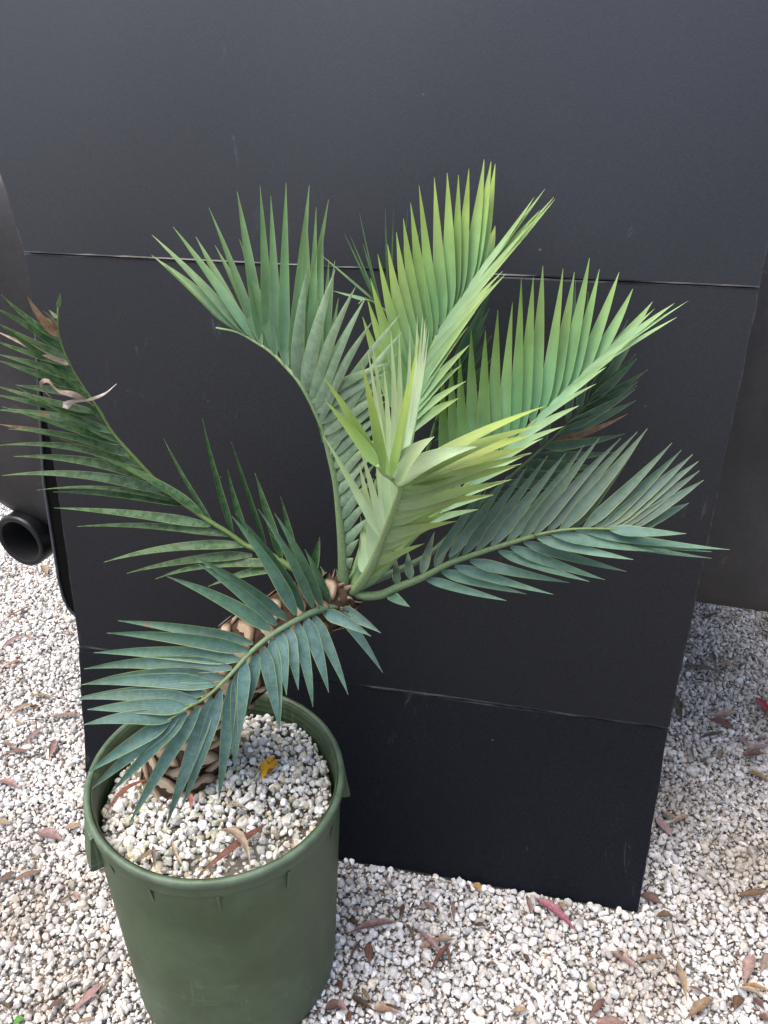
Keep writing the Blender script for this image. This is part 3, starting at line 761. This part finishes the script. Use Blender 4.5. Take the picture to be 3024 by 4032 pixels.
# F2: old mottled frond reaching left ------------------------------------
f = Frond('left', [((1330, 2310), .985), ((1240, 2275), 1.0), ((1153, 2237), 1.01), ((1069, 2187), 1.02), ((968, 2146), 1.03), ((905, 2101), 1.035), ((823, 2051), 1.04), ((728, 1987), 1.045), ((633, 1911), 1.05), ((525, 1797), 1.05), ((443, 1703), 1.05), ((380, 1601), 1.05), ((329, 1525), 1.05), ((272, 1430), 1.045), ((231, 1316), 1.04), ((228, 1209), 1.035)], .0075, .0016, (92, 118, 62), (112, 136, 70), 'old mottled dark green frond reaching left past the board edge, tip shrivelled')
D0, D1 = (88, 116, 84), (92, 122, 76)
f.row(L(Z1, '370,530>12,255 395,600>-30,335 415,650>-40,415 440,690>-60,528 465,755>-40,405 490,785>-20,622 512,842>-60,645 530,862>98,815 605,990>-50,812 640,1022>-60,868 668,1075>262,628 700,1112>-50,968 742,1170>98,825 770,1187>20,952 820,1252>-20,1058 832,1268>35,1085 900,1332>-5,1190 975,1408>75,1258 1050,1492>22,1380 1130,1553>205,1468 1165,1567>315,1480 1262,1622>578,1250 1312,1690>340,1580 1425,1752>465,1695 1532,1815>628,1920') + L(Z6, '940,340>333,427 1062,385>490,450 1090,432>735,485'), (-.03, .0), (.0125, .0165), (40, 26), c0=D0, c1=D1, mott=.8, brown=.45, bowj=.05, dead_tip=.06, bow=(-.03, .10), sag=.03, jit=.2, narrow=.3)
f.row(L(Z1, '1330,1690>1008,1130 1450,1740>1262,1035 1545,1800>1415,1340') + L(S0, '1050,2165>911,1741 1110,2205>1003,1860 1165,2235>1103,1948 1225,2262>1258,2117'), .05, (.010, .018), (52, 38), c0=(62, 96, 66), c1=(70, 108, 58), mott=.75, brown=.2, bow=(-.05, .03), jit=.2)
for (b, t, W, c, bw) in (((365, 515), (165, 258), .013, (160, 132, 98), -.10), ((350, 470), (266, 352), .006, (150, 120, 100), .16), ((440, 690), (-20, 482), .010, (196, 176, 150), .0)):
    f.row([(Z1(*b), Z1(*t))], -.02, W, 20, c0=c, c1=tuple(q + 14 for q in c), bow=bw, mat=M_DRY, label='dead brown leaflet', jit=0)
f.row(L(Z1, '358,335>376,240 355,400>302,346 352,445>206,356'), .0, .0055, 25, c0=(112, 138, 92), c1=(120, 146, 104), mott=.3)
# shrivelled strap hanging across the stalk
def strap(parent, pts, W, c, label):
    P = spline([aty(*Z1(*q), y) for q, y in pts], 26); T = np.gradient(P, axis=0); V, F, UV = [], [], []
    for i in range(len(P)):
        t = i / (len(P) - 1); v = nrm(CAMP - P[i]); s = nrm(np.cross(nrm(T[i]), v)); a = 1.2 * math.sin(t * 7 + 1); w_ = nrm(s * math.cos(a) + v * math.sin(a))
        ww = W * .5 * (1 - .75 * t ** 3) * (.5 + .5 * min(1, t * 5))
        V += [P[i] - w_ * ww, P[i] + v * .0006, P[i] + w_ * ww]; UV += [(0, t), (.5, t), (1, t)]
    for i in range(len(P) - 1):
        for j in range(2): F.append((i * 3 + j, i * 3 + j + 1, i * 3 + j + 4, i * 3 + j + 3))
    me = mesh('leaflet', np.array(V) - PLANT0, F, M_DRY); set_uv(me, UV); set_col(me, np.tile(lin(c), (len(V), 1))); obj('leaflet', me, parent, label=label)
strap(f.o, [((590, 945), 1.045), ((470, 880), 1.03), ((360, 850), 1.02), ((300, 790), 1.02), ((258, 800), 1.025), ((275, 850), 1.03), ((320, 895), 1.03)], .009, (168, 146, 128), 'dead brown curled leaflet')
strap(f.o, [((560, 915), 1.045), ((480, 912), 1.025), ((400, 932), 1.02), ((415, 955), 1.015), ((460, 925), 1.01), ((560, 905), 1.0), ((650, 870), 1.0), ((725, 808), 1.0)], .006, (182, 172, 160), 'dead whitish curled leaflet')

# F9: small frond at the back --------------------------------------------
f = Frond('back', [((1385, 2300), 1.0), ((1440, 2100), 1.04), ((1500, 1800), 1.075), ((1530, 1500), 1.09), (Z3(500, 1000), 1.095), (Z3(440, 912), 1.095), (Z3(360, 872), 1.09), (Z3(320, 900), 1.085)], .007, .0018, (110, 142, 92), (130, 160, 92), 'slender grey-green frond at the back against the board')
f.row(L(Z3, '445,912>75,590 372,880>158,820 430,905>228,468 435,908>265,483 445,915>322,345 455,925>345,540 500,1000>478,330 510,1010>527,335 540,1050>614,320 560,1100>663,440 580,1160>715,350'), .02, .0065, (50, 60), c0=(112, 150, 118), c1=(122, 160, 104), mott=.2)

# F10: shaded frond right of it -------------------------------------------
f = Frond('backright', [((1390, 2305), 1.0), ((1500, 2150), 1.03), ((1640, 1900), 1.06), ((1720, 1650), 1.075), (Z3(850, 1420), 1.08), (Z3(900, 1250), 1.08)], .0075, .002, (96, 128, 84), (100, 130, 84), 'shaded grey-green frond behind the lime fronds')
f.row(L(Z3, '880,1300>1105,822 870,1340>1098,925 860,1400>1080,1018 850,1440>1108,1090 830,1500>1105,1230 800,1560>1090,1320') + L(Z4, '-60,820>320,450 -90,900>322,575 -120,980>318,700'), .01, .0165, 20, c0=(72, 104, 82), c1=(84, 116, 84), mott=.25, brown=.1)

# F8: dark frond low at the back right -------------------------------------
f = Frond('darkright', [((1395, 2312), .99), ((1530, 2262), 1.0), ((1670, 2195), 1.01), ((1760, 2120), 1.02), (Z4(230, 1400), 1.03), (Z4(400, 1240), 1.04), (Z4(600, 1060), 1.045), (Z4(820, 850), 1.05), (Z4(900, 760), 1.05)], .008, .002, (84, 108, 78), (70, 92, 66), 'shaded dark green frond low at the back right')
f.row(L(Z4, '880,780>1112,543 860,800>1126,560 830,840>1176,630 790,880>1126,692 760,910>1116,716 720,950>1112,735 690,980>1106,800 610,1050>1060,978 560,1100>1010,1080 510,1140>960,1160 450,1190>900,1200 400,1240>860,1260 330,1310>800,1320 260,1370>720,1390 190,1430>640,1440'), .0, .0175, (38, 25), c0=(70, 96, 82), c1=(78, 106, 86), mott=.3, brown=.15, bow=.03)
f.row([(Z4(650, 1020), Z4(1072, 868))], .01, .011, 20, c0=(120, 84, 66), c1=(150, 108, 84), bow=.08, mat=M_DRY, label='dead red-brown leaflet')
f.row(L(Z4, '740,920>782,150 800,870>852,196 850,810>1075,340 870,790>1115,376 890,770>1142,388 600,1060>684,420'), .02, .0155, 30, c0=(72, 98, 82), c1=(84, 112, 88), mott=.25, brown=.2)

# F3: upright frond arching left ------------------------------------------
f = Frond('uprightleft', [((1352, 2330), .985), ((1352, 2240), .985), ((1348, 2150), .985), ((1335, 2010), .985), ((1322, 1900), .985), ((1300, 1800), .985), ((1275, 1700), .985), (Z2(1035, 1435), .985), (Z2(985, 1330), .985), (Z2(930, 1240), .99), (Z2(870, 1172), 1.0), (Z2(790, 1092), 1.01), (Z2(700, 1032), 1.02), (Z2(600, 978), 1.03), (Z2(485, 955), 1.04)], .0095, .0022, (112, 136, 96), (140, 168, 112), 'upright grey-green frond arching left with leaflets standing up')
G0, G1 = (116, 154, 124), (138, 172, 112)
f.row(L(Z2, '590,965>135,560 615,972>196,600 650,995>125,437 690,1018>240,390 640,985>372,455 735,1048>470,487 715,1040>440,285 730,1040>600,215 810,1110>614,480 760,1075>724,183 870,1180>775,575 810,1105>782,220 850,1150>866,160 895,1195>995,150 935,1240>1102,228 1000,1350>975,275 1010,1370>1030,295 1025,1400>1068,390 1050,1500>1100,560 1060,1540>1130,600 1070,1580>1150,800'), (.06, .05), (.0165, .0165), (34, 22), c0=G0, c1=G1, bow=(.035, -.03), mott=.1, brown=.03)
f.row(L(Z2, '925,1232>988,600 965,1292>1130,650 1000,1342>1242,738 1020,1402>1300,790 1045,1462>1338,915 1065,1512>1495,870 1082,1580>1505,965 1095,1640>1480,1080') + L(Z5, '35,120>500,-110 60,175>490,-50 82,240>490,10 108,305>490,70 132,370>480,120 150,440>470,190 165,510>455,260 180,590>440,330 190,665>430,410 200,735>420,490 212,810>410,580 225,885>400,690 235,958>395,800 242,1028>320,940 248,1096>290,1050'), (-.05, -.03), (.0190, .0140), (-30, -24), c0=(124, 150, 126), c1=(146, 170, 138), mott=.3, bow=(-.05, -.02), sag=.05, chan=-.16, narrow=.5)

# F5: tall lime frond -------------------------------------------------------
f = Frond('tall', [((1395, 2310), .985), ((1470, 2120), .99), ((1560, 1850), .995), (Z3(620, 1560), 1.0), (Z3(680, 1370), 1.01), (Z3(730, 1210), 1.02), (Z3(775, 1110), 1.025), (Z3(840, 1005), 1.03), (Z3(910, 890), 1.035), (Z3(1000, 775), 1.04), (Z3(1090, 665), 1.045)], .0095, .0022, (126, 158, 108), (150, 186, 116), 'tall bright lime green new frond standing up at the back')
LG0, LG1 = (120, 164, 118), (158, 184, 92)
f.row(L(Z3, '575,1560>345,980 590,1500>365,850 610,1450>388,740 630,1400>435,610 650,1340>493,555 675,1290>540,450 705,1240>583,375 735,1180>628,300 775,1105>680,210 815,1040>770,160 855,975>846,110 885,925>913,120 915,880>977,70 955,830>1065,45 995,775>1110,30 1025,735>1130,75 1055,700>1130,440'), (.045, .05), (.0195, .0175), (-16, -32), c0=LG0, c1=LG1, bow=(-.03, .03), jit=.05)
f.row(L(Z3, '1000,772>1378,245 930,865>1440,200 880,935>1500,243 840,1002>1475,290 960,825>1395,345 800,1065>1370,390 770,1115>1290,520 740,1180>1182,698 715,1250>1187,730 695,1310>1102,800 680,1370>1070,862 665,1420>1022,932 650,1470>975,1030 635,1520>982,1140 620,1560>945,1250 600,1620>970,1350 585,1680>912,1462'), (-.05, -.06), (.0145, .0180), (-60, -36), c0=(146, 184, 150), c1=(164, 192, 122), bow=(.02, -.05), jit=.06, chan=.14, narrow=.45)

# F6: lime frond reaching right -----------------------------------------------
f = Frond('right', [((1400, 2318), .98), ((1490, 2260), .975), ((1600, 2140), .97), (Z4(20, 1420), .97), (Z4(200, 1255), .97), (Z4(330, 1140), .97), (Z4(440, 1030), .97), (Z4(560, 910), .975), (Z4(690, 795), .98), (Z4(800, 690), .985), (Z4(900, 600), .99), (Z4(1000, 520), .995), (Z4(1090, 460), 1.0)], .0095, .0022, (126, 158, 108), (150, 186, 116), 'bright lime green new frond reaching right')
f.row(L(Z4, '90,1350>60,640 140,1305>105,570 190,1262>150,500 240,1220>215,420 285,1180>293,390 335,1135>360,310 385,1085>440,260 440,1025>487,150 490,975>555,100 545,920>605,65 600,872>715,80 645,832>780,80 695,788>858,25 745,745>915,75 795,692>1020,100 850,645>1100,180 930,580>1210,250 975,540>1175,310'), (.04, .05), (.0190, .0165), (-14, -22), c0=(116, 164, 120), c1=[(146, 174, 80), (148, 184, 114)], bow=(-.02, .04), jit=.05)
f.row(L(Z4, '980,535>1325,265 900,600>1390,260 850,645>1325,350 930,575>1212,300 790,700>1112,440 730,755>1080,480 680,800>1000,560 620,860>955,612 560,912>890,710 450,1020>812,820 385,1085>726,935 300,1165>612,1000 240,1220>545,1080 180,1275>492,1140 110,1335>430,1230 40,1400>345,1310 -40,1470>260,1390'), (-.05, -.10), (.0140, .0165), (-60, -50), c0=(146, 186, 158), c1=(162, 192, 136), bow=(-.02, -.03), jit=.07, chan=.14, narrow=.5)

# F7: blue-green frond low on the right -------------------------------------------
f = Frond('lowright', [((1400, 2330), .98), ((1430, 2345), .97), (Z5(450, 1270), .955), (Z5(560, 1222), .945), (Z5(700, 1167), .935), (Z5(850, 1088), .925), (Z5(1000, 1033), .915), (Z5(1200, 968), .905), (Z5(1400, 912), .90), (Z5(1600, 880), .895), (Z4(560, 1532), .89), (Z4(720, 1502), .885), (Z4(900, 1495), .88), (Z4(1090, 1507), .875)], .0085, .0020, (98, 124, 88), (110, 132, 78), 'blue-green frond reaching low to the right')
f.row(L(Z5, '545,1210>540,1045 625,1175>612,1010 695,1145>772,890 775,1108>905,840 862,1075>1080,640') + L(Z4, '20,1668>300,1240 95,1648>425,1190 170,1638>525,1150 245,1618>632,1098 325,1590>742,1068 410,1570>836,1030 485,1552>922,990 555,1532>1032,1000 630,1516>1118,970 700,1506>1170,955 760,1498>1150,985 825,1496>1306,1030 890,1496>1356,1070 925,1497>1416,1095 950,1498>1457,1125 985,1500>1450,1185 1030,1503>1481,1230 1060,1505>1402,1355 1088,1506>1232,1450'), (.06, .05), (.0130, .0175), (14, -8), c0=(84, 105, 92), c1=(102, 125, 108), bow=(-.02, .03), mott=.25, brown=.6, bowj=.02)
f.row(L(Z5, '505,1268>625,1342 712,1172>1188,1302 812,1132>1318,1266 890,1100>1470,1266 980,1068>1590,1202') + L(lambda x, y: (x, y), '1962,2170>2316,2288 2009,2153>2380,2282 2062,2136>2466,2250 2115,2117>2506,2206 2168,2100>2573,2171 2221,2093>2813,2200 2261,2087>2810,2174 2310,2098>2864,2163 2400,2084>2702,2101'), (-.06, -.02), (.0170, .0150), (-26, -40), c0=(97, 131, 121), c1=(109, 143, 123), bow=(.03, .03), mott=.25, brown=.08, sag=.05)

# F4: young frond rising toward the viewer ----------------------------------------
f = Frond('young', [((1385, 2330), .98), ((1425, 2290), .965), (Z5(400, 1090), .94), (Z5(450, 965), .915), (Z5(500, 835), .885), (Z5(540, 725), .855), (Z5(568, 640), .825), (Z5(535, 600), .78), (Z5(500, 572), .745), (Z5(460, 545), .72), (Z5(435, 505), .705)], .0098, .0026, (128, 150, 106), (160, 186, 116), 'pale lime young frond rising toward the viewer', 80)
f.row(L(Z5, '345,1140>330,900 370,1105>330,800 395,1080>370,640 425,1020>320,480 455,930>100,305 465,900>325,380 480,880>390,150 490,850>400,-237 505,815>375,-177 515,790>465,-140 530,750>510,-327 545,715>560,-332 560,675>625,-347 '), (.03, .02), (.0140, .0135), (-24, -46), c0=(158, 184, 148), c1=(172, 192, 138), bow=(.02, .04), jit=.08)
f.row(L(Z5, '572,650>668,-380 568,640>700,-397 564,632>716,-370 560,625>730,-347 550,612>745,-347'), .015, .0130, (-54, -64), c0=(172, 198, 172), c1=(184, 202, 158), bow=.04, jit=.05, narrow=.6)
f.row(L(Z5, '520,590>685,-300 510,580>610,0 490,570>430,250 470,550>330,-137 450,530>108,-30 440,510>118,112'), (.03, .0), (.0110, .0120), (-38, -22), c0=(132, 166, 92), c1=(156, 180, 86), bow=(.02, .04))
f.row(L(Z5, '345,1165>550,1045 400,1090>712,965 430,1035>720,880 450,995>800,850 468,955>860,775 482,915>915,830 492,885>950,700 502,855>1000,655 515,820>1050,605 525,790>1130,672 537,755>1222,588 547,725>1240,490 555,700>1302,490 563,670>1347,430'), (-.02, -.02), (.0140, .0170), (38, 32), c0=(146, 168, 118), c1=(158, 176, 94), bow=(-.03, -.03), jit=.06, mott=.05)
f.row(L(Z5, '568,645>1330,390 560,625>1352,320 550,612>1432,250 540,605>1426,150'), (.03, .06), (.0260, .0180), (-26, -46), c0=(148, 170, 112), c1=(164, 184, 90), bow=(-.05, -.06), jit=.04)
f.row(L(Z5, '530,598>1015,395 515,585>770,330'), .02, .0250, -34, c0=(146, 168, 120), c1=(166, 186, 142), bow=-.14, jit=.04, full=.14, narrow=.7)

# ------------------------------------------------------------------ fallen leaves
TYPES = {'r': ((120, 88, 70), 'reddish-brown'), 't': ((158, 134, 104), 'pale tan'), 'p': ((150, 121, 109), 'dull pink'), 'd': ((96, 76, 58), 'dark brown'), 'y': ((170, 130, 84), 'orange-tan')}
def litter_words(P, Ln, Wd, colour, torn):
    """what the leaf looks like and what it lies beside"""
    u = (P - B_BL) @ BU; n = (P - B_BL) @ BN
    if u > 1.22: place = 'under the vehicle edge beside the board' if n > .30 else ('beside the right edge of the board' if u < 1.42 else 'in the open beyond the board') if n > .0 else 'past the lower board corner'
    elif u < -.02: place = 'under the exhaust' if n > .12 else 'beside the left edge of the board' if u > -.20 else 'in the open left of the board'
    elif np.hypot(P[0] - POTC[0], P[1] - POTC[1]) < .30: place = 'close against the foot of the pot'
    elif P[0] < POTC[0]: place = 'left of the pot'
    elif n > -.10: place = 'along the foot of the board'
    else: place = 'in front of the board'
    size = 'long' if Ln > .075 else 'short' if Ln < .042 else 'mid-sized'; shape = 'thin' if Wd / Ln < .22 else 'broad' if Wd / Ln > .42 else 'narrow'
    what = 'torn gum leaf' if torn else 'dry gum leaf'
    return f'{size} {shape} {colour} {what} on gravel {place}', f'{colour} leaves on the gravel {place}'
ZA = lambda x, y: (x / 1.844, 1800 + y / 1.844)
ZB = lambda x, y: (x / 1.659, 2800 + y / 1.659)
ZC = lambda x, y: (1000 + x / 1.508, 3100 + y / 1.508)
ZD = lambda x, y: (2000 + x / 1.62, 3100 + y / 1.62)
def litter_leaf(name, A, B, W, c, label, cat, group=None, bow=None, lift=.006, torn=.0, mat=None, ctrl=None, c2=None, cup=None):
    A, B = np.asarray(A), np.asarray(B); D = B - A; Ln = np.linalg.norm(D); d = D / Ln
    up = np.array([0, 0, 1.0]); s = nrm(np.cross(up, d)); bow = random.uniform(-.12, .12) if bow is None else bow
    roll = random.uniform(-.35, .35); cup = random.uniform(-.25, .45) if cup is None else cup
    nl = 9; V, F, UV, C = [], [], [], []
    mid = (A + B) / 2
    for i in range(nl + 1):
        t = i / nl; f = math.sin(math.pi * min(1, t * 1.02 + .02) ** .85) ** 1.05 if 0 < t < 1 else .05
        f = max(.06, f) * (1 - torn * random.random())
        P = A + D * t + s * bow * Ln * 4 * t * (1 - t) * .5 + up * (lift * 4 * t * (1 - t))
        if ctrl is not None: P = (1 - t) ** 2 * A + 2 * t * (1 - t) * np.asarray(ctrl) + t * t * B + up * lift * 4 * t * (1 - t)
        w_ = nrm(s * math.cos(roll) + up * math.sin(roll)); n_ = np.cross(d, w_)
        for u in (-1, 0, 1):
            V.append(P + w_ * u * W * .5 * f * (1 - torn * .6 * random.random()) + n_ * (abs(u) * W * .5 * f * cup) - mid); UV.append((u * .5 + .5, t))
            k = np.array(lin(c)) * (1 - t) + np.array(lin(c2 or c)) * t; C.append(k * (.85 if u == 0 else 1.0))
    for i in range(nl):
        for j in range(2): F.append((i * 3 + j, i * 3 + j + 1, i * 3 + j + 4, i * 3 + j + 3))
    V = np.array(V); zmin = V[:, 2].min()
    V2 = V - np.array([0, 0, .0007])
    n0 = len(V); Fb = [tuple(q + n0 for q in reversed(x)) for x in F]
    rim = [i * 3 for i in range(nl + 1)] + [i * 3 + 2 for i in reversed(range(nl + 1))]
    Fs = [(rim[i], n0 + rim[i], n0 + rim[(i + 1) % len(rim)], rim[(i + 1) % len(rim)]) for i in range(len(rim))]
    me = mesh(name, np.vstack([V, V2]), F + Fb + Fs, mat or M_DRY); set_uv(me, UV + UV); set_col(me, np.array(C + C))
    o = obj(name, me, None, label=label, category=cat); o.location = tuple(mid)
    if group: o['group'] = group
    return o
def litter():
    data = [(ZA, 1.844, '230,1070,40,1170,30,r 175,1285,0,1400,40,p 155,1470,20,1530,25,y 375,1500,215,1565,12,d 210,1735,390,1750,35,t 235,1790,60,1885,25,t 580,1862,330,1890,35,p 320,1955,150,2110,40,p 400,2045,350,2210,40,p 110,2100,-20,2080,30,r 200,2135,35,2155,35,r 300,780,340,860,40,t 280,1800,240,1850,30,r 190,1600,130,1650,45,d 170,1915,340,1920,12,d 310,2150,180,2215,20,d 110,850,0,870,20,d 330,1390,300,1440,24,d 540,1280,420,1275,18,p 560,1600,450,1640,14,d 190,1290,225,1330,22,p 80,1110,110,1160,20,d 20,860,-30,880,30,p 100,1910,150,1950,26,t'),
            (ZB, 1.659, '-20,455,130,510,50,p 235,790,420,850,62,p 530,740,410,770,50,t 548,640,480,660,26,d 90,1045,-20,1140,46,r 270,1045,60,1130,26,r 490,1190,370,1260,26,d 480,1180,520,1240,22,p 840,1625,900,1640,32,r 675,1770,460,1980,46,p 740,1740,620,1900,13,t 430,1880,300,1960,26,r -10,720,70,740,36,t 560,930,470,975,13,r 620,2005,500,2035,32,t -10,1900,70,1960,28,d 930,1960,890,2000,26,d 110,1600,60,1650,14,d 390,1500,420,1540,14,p'),
            (ZC, 1.508, '540,490,590,480,22,p 660,605,710,620,26,r 840,800,555,870,36,p 550,790,622,830,44,d 700,800,790,790,22,d 680,920,690,1050,40,r 640,900,560,1060,24,d 890,690,860,800,28,d 720,690,820,670,16,d 1010,680,1080,750,26,p 1180,680,1190,810,18,p 970,850,1130,1010,28,p 980,950,1120,890,32,t 1080,910,1190,900,36,p 1170,920,1040,1120,34,r 1130,920,1165,1100,22,r 1300,570,1350,625,36,y 1260,575,1290,620,32,d 1040,560,1020,590,30,d 1030,600,1090,610,24,p 1620,640,1650,790,24,p 900,810,960,910,22,d 1380,1050,1450,1060,20,r 1600,990,1640,1050,26,r 500,1140,515,1230,26,r 420,1320,540,1290,46,r 580,1240,720,1330,44,d 700,1320,860,1340,50,t 560,1330,570,1406,24,r 1310,820,1380,830,26,d 1520,1330,1640,1325,26,t 650,1150,600,1190,28,d 580,725,650,730,22,t 1270,830,1400,800,10,d 640,1190,700,1280,20,t 470,1270,560,1330,34,p 880,1330,760,1290,20,d'),
            (ZD, 1.62, '990,175,1060,195,30,t 1150,175,1020,235,44,t 945,190,1050,325,52,p 845,685,995,750,44,r 945,820,1070,830,44,d 655,1045,840,1170,44,p 1080,1110,1140,1360,50,t 1310,1345,1130,1480,70,t 1560,1065,1510,1260,66,p 1670,1060,1610,1190,52,p 610,1350,510,1500,44,r 560,1500,760,1500,50,p 830,1105,1000,1065,22,t 1470,690,1670,660,30,r 900,540,940,600,20,d 960,620,1000,680,18,d 112,690,155,850,18,r 330,730,360,790,34,t 1500,160,1510,210,18,t 1250,1190,1270,1240,26,t 1150,1270,1270,1330,26,r 100,1060,145,1130,24,r 910,850,905,920,13,d 1050,880,1080,1000,9,d 500,1265,560,1300,34,t 1480,1330,1440,1430,50,r 1560,1340,1640,1420,48,r 1510,1260,1670,1310,34,y 1470,1280,1640,1350,32,t 1600,1450,1670,1500,46,r 1040,1380,1110,1440,16,d 1390,1010,1490,990,16,d 700,1090,740,1050,26,d 1160,1100,1170,1170,14,d'),
            (Z8, 1.58, '1085,990,1350,1030,38,r 1320,965,1430,1005,26,y 1090,850,1190,880,30,r 1250,900,1300,980,38,d 1210,690,1330,650,24,d 1340,680,1420,700,20,r 1400,690,1460,700,26,t 1040,1160,1080,1340,42,d 1280,1290,1440,1270,34,p 1260,1310,1420,1390,44,r 1200,1425,1340,1395,28,d 1420,1420,1500,1500,34,p 1490,1500,1630,1475,34,p 1460,1540,1610,1530,42,r 1310,1560,1340,1510,30,r 1490,1635,1630,1700,34,y 1140,1480,1165,1580,20,d 1190,1560,1240,1600,20,r 1540,1440,1630,1440,22,p 1060,1400,1140,1470,10,d 1160,820,1210,790,24,d 1500,900,1560,950,26,d 1590,1050,1540,1010,24,r 1480,590,1560,640,26,d 1380,1100,1440,1130,20,d 1580,760,1640,800,24,d 1430,990,1480,970,20,d')]
    for Z, sc, s in data:
        for it in s.split():
            q = it.split(','); x1, y1, x2, y2, wz = map(float, q[:5]); c, cname = TYPES[q[5]]
            z = .017
            A, B = atz(*Z(x1, y1), z + random.uniform(-.001, .004)), atz(*Z(x2, y2), z + random.uniform(-.001, .004))
            depth = ((A + B) / 2 - CAMP) @ _F
            g_ = sum(c) / 3; hh = random.uniform(-16, 16); c = tuple(v * .80 + g_ * .20 + hh + random.uniform(-5, 5) for v in c)
            torn = random.choice([0, .15, .35]) if q[5] != 'd' else .45
            Wd = wz / sc * depth / FPX * 1.35; lab, grp = litter_words((A + B) / 2, np.linalg.norm(B - A), Wd, cname, torn > 0)
            litter_leaf('fallen_leaf', A, B, Wd, c, lab, 'leaf', grp, torn=torn)
    litter_leaf('fallen_leaf', atz(*ZD(180, 708), .016), atz(*ZD(432, 912), .016), .0175, (166, 112, 122), 'long pink-magenta fallen leaf just in front of the board foot', 'leaf', c2=(150, 84, 100), torn=0)
    litter_leaf('fallen_leaf', atz(*Z8(1548, 1180), .016), atz(*Z8(1640, 1300), .016), .02, (150, 58, 62), 'dark red fallen leaf on the gravel right of the board', 'leaf', torn=0)
    litter_leaf('fallen_leaf', atz(*ZB(160, 2005), .016), atz(*ZB(80, 2060), .016), .016, (96, 150, 62), 'fresh green leaf lying on the gravel left of the pot', 'leaf', torn=0, c2=(86, 138, 54))
    zs = POTH - .034
    z7 = lambda x, y, dz=0: atz(*Z7(x, y), zs + dz)
    litter_leaf('fallen_leaf', z7(1078, 662, .003), z7(1006, 792, .002), .026, (206, 156, 38), 'small oval yellow leaf with black blotches on the pumice in the pot', 'leaf', bow=.02, mat=M_YEL, torn=0, lift=.004, cup=.1)
    litter_leaf('dry_strip', z7(1038, 1026, .006), z7(655, 1318, .006), .0155, (126, 86, 72), 'long straight red-brown dry strip lying across the pumice in the pot', 'dry leaf', bow=.0, torn=.06)
    litter_leaf('dry_strip', z7(762, 1066, .012), z7(950, 1275, .004), .0155, (176, 156, 130), 'curved pale tan dry leaf strip lying over the red-brown strip', 'dry leaf', lift=.014, ctrl=z7(930, 1090, .012), torn=.0)
    litter_leaf('dry_strip', z7(405, 786, .006), z7(150, 1002, .008), .010, (124, 76, 62), 'thin curved dark red strip at the pot wall beside the trunk foot', 'dry leaf', ctrl=z7(240, 830, .006), torn=.1)
    litter_leaf('dry_strip', z7(620, 862, .003), z7(626, 966, .003), .008, (150, 96, 76), 'short red-brown dry strip on the pumice below the frond tips', 'dry leaf', torn=0)
    litter_leaf('dry_strip', z7(832, 925, .003), z7(942, 955, .003), .009, (170, 152, 128), 'small curled tan scrap on the pumice in mid pot', 'dry leaf', torn=.2)
    litter_leaf('dry_strip', z7(520, 1108, .004), z7(605, 1292, .004), .006, (178, 160, 132), 'thin straw-coloured strip on the pumice near the front rim', 'dry leaf', bow=-.15, torn=0)
    litter_leaf('twig', z7(418, 1145, .004), z7(430, 1285, .004), .006, (112, 100, 88), 'short grey twig on the pumice by the front rim', 'twig', bow=.02, torn=0)
    litter_leaf('twig', z7(810, 1058, .004), z7(975, 1072, .004), .004, (176, 160, 130), 'thin straw twig beside the long red-brown strip', 'twig', bow=.03, torn=0)
    litter_leaf('twig', z7(330, 1235, .004), z7(470, 1170, .004), .007, (130, 116, 92), 'brownish twig lying flat against the front rim', 'twig', bow=.05, torn=0)
def debris():
    """tiny bark and leaf flecks caught between the stones, far too many to count"""
    x, y, inn = scatter(.018, .5); k = rng.uniform(size=len(x)); dens = .14 + .26 * np.clip(lownoise(x + 2, y) * 1.4, 0, 1) + .45 * np.clip((x - .45) * 2, 0, 1)
    sel = (k < dens) & inn; x, y = x[sel], y[sel]; V, F, C = [], [], []
    for px, py in zip(x, y):
        a = rng.uniform(0, math.pi); l = rng.uniform(.003, .011); w_ = rng.uniform(.0008, .0026); z = rng.uniform(.006, .015); ti = rng.uniform(-.4, .4)
        d = np.array([math.cos(a), math.sin(a), ti]) * l; q = np.array([-math.sin(a), math.cos(a), rng.uniform(-.5, .5)]) * w_; P = np.array([px, py, z]); b = len(V)
        V += [P - d, P - d * .1 + q, P + d, P + d * .1 - q, P + np.array([0, 0, .0008])]
        F += [(b, b + 4, b + 1), (b + 1, b + 4, b + 2), (b + 2, b + 4, b + 3), (b + 3, b + 4, b)]
        c = np.array(lin([(120, 88, 68), (92, 72, 54), (150, 118, 90), (80, 60, 48)][rng.integers(4)])) * rng.uniform(.7, 1.2); C += [c] * 5
    me = mesh('leaf_debris', V, F, M_DRY, False); set_uv(me, [(0, 0)] * len(V)); set_col(me, np.array(C))
    obj('leaf_debris', me, None, kind='stuff', label='tiny brown bark and leaf flecks scattered between the gravel stones', category='debris')
debris()
def yellow_material():
    N = NM('blotched_yellow_leaf'); a = attr(N); tc = N.n('ShaderNodeTexCoord').outputs['Object']
    n = N.noise(150, 5, .7, tc); n2 = N.noise(45, 2, .5, tc)
    k = N.math('ADD', N.math('MULTIPLY', n, .7), N.math('MULTIPLY', n2, .3))
    c = N.mix(N.mapr(k, .53, .60), a.outputs[0], lin((70, 46, 18)))
    return N.done(N.bsdf(c, .4, N.bump(n, .2, .001), .5))
M_YEL = yellow_material()
litter()
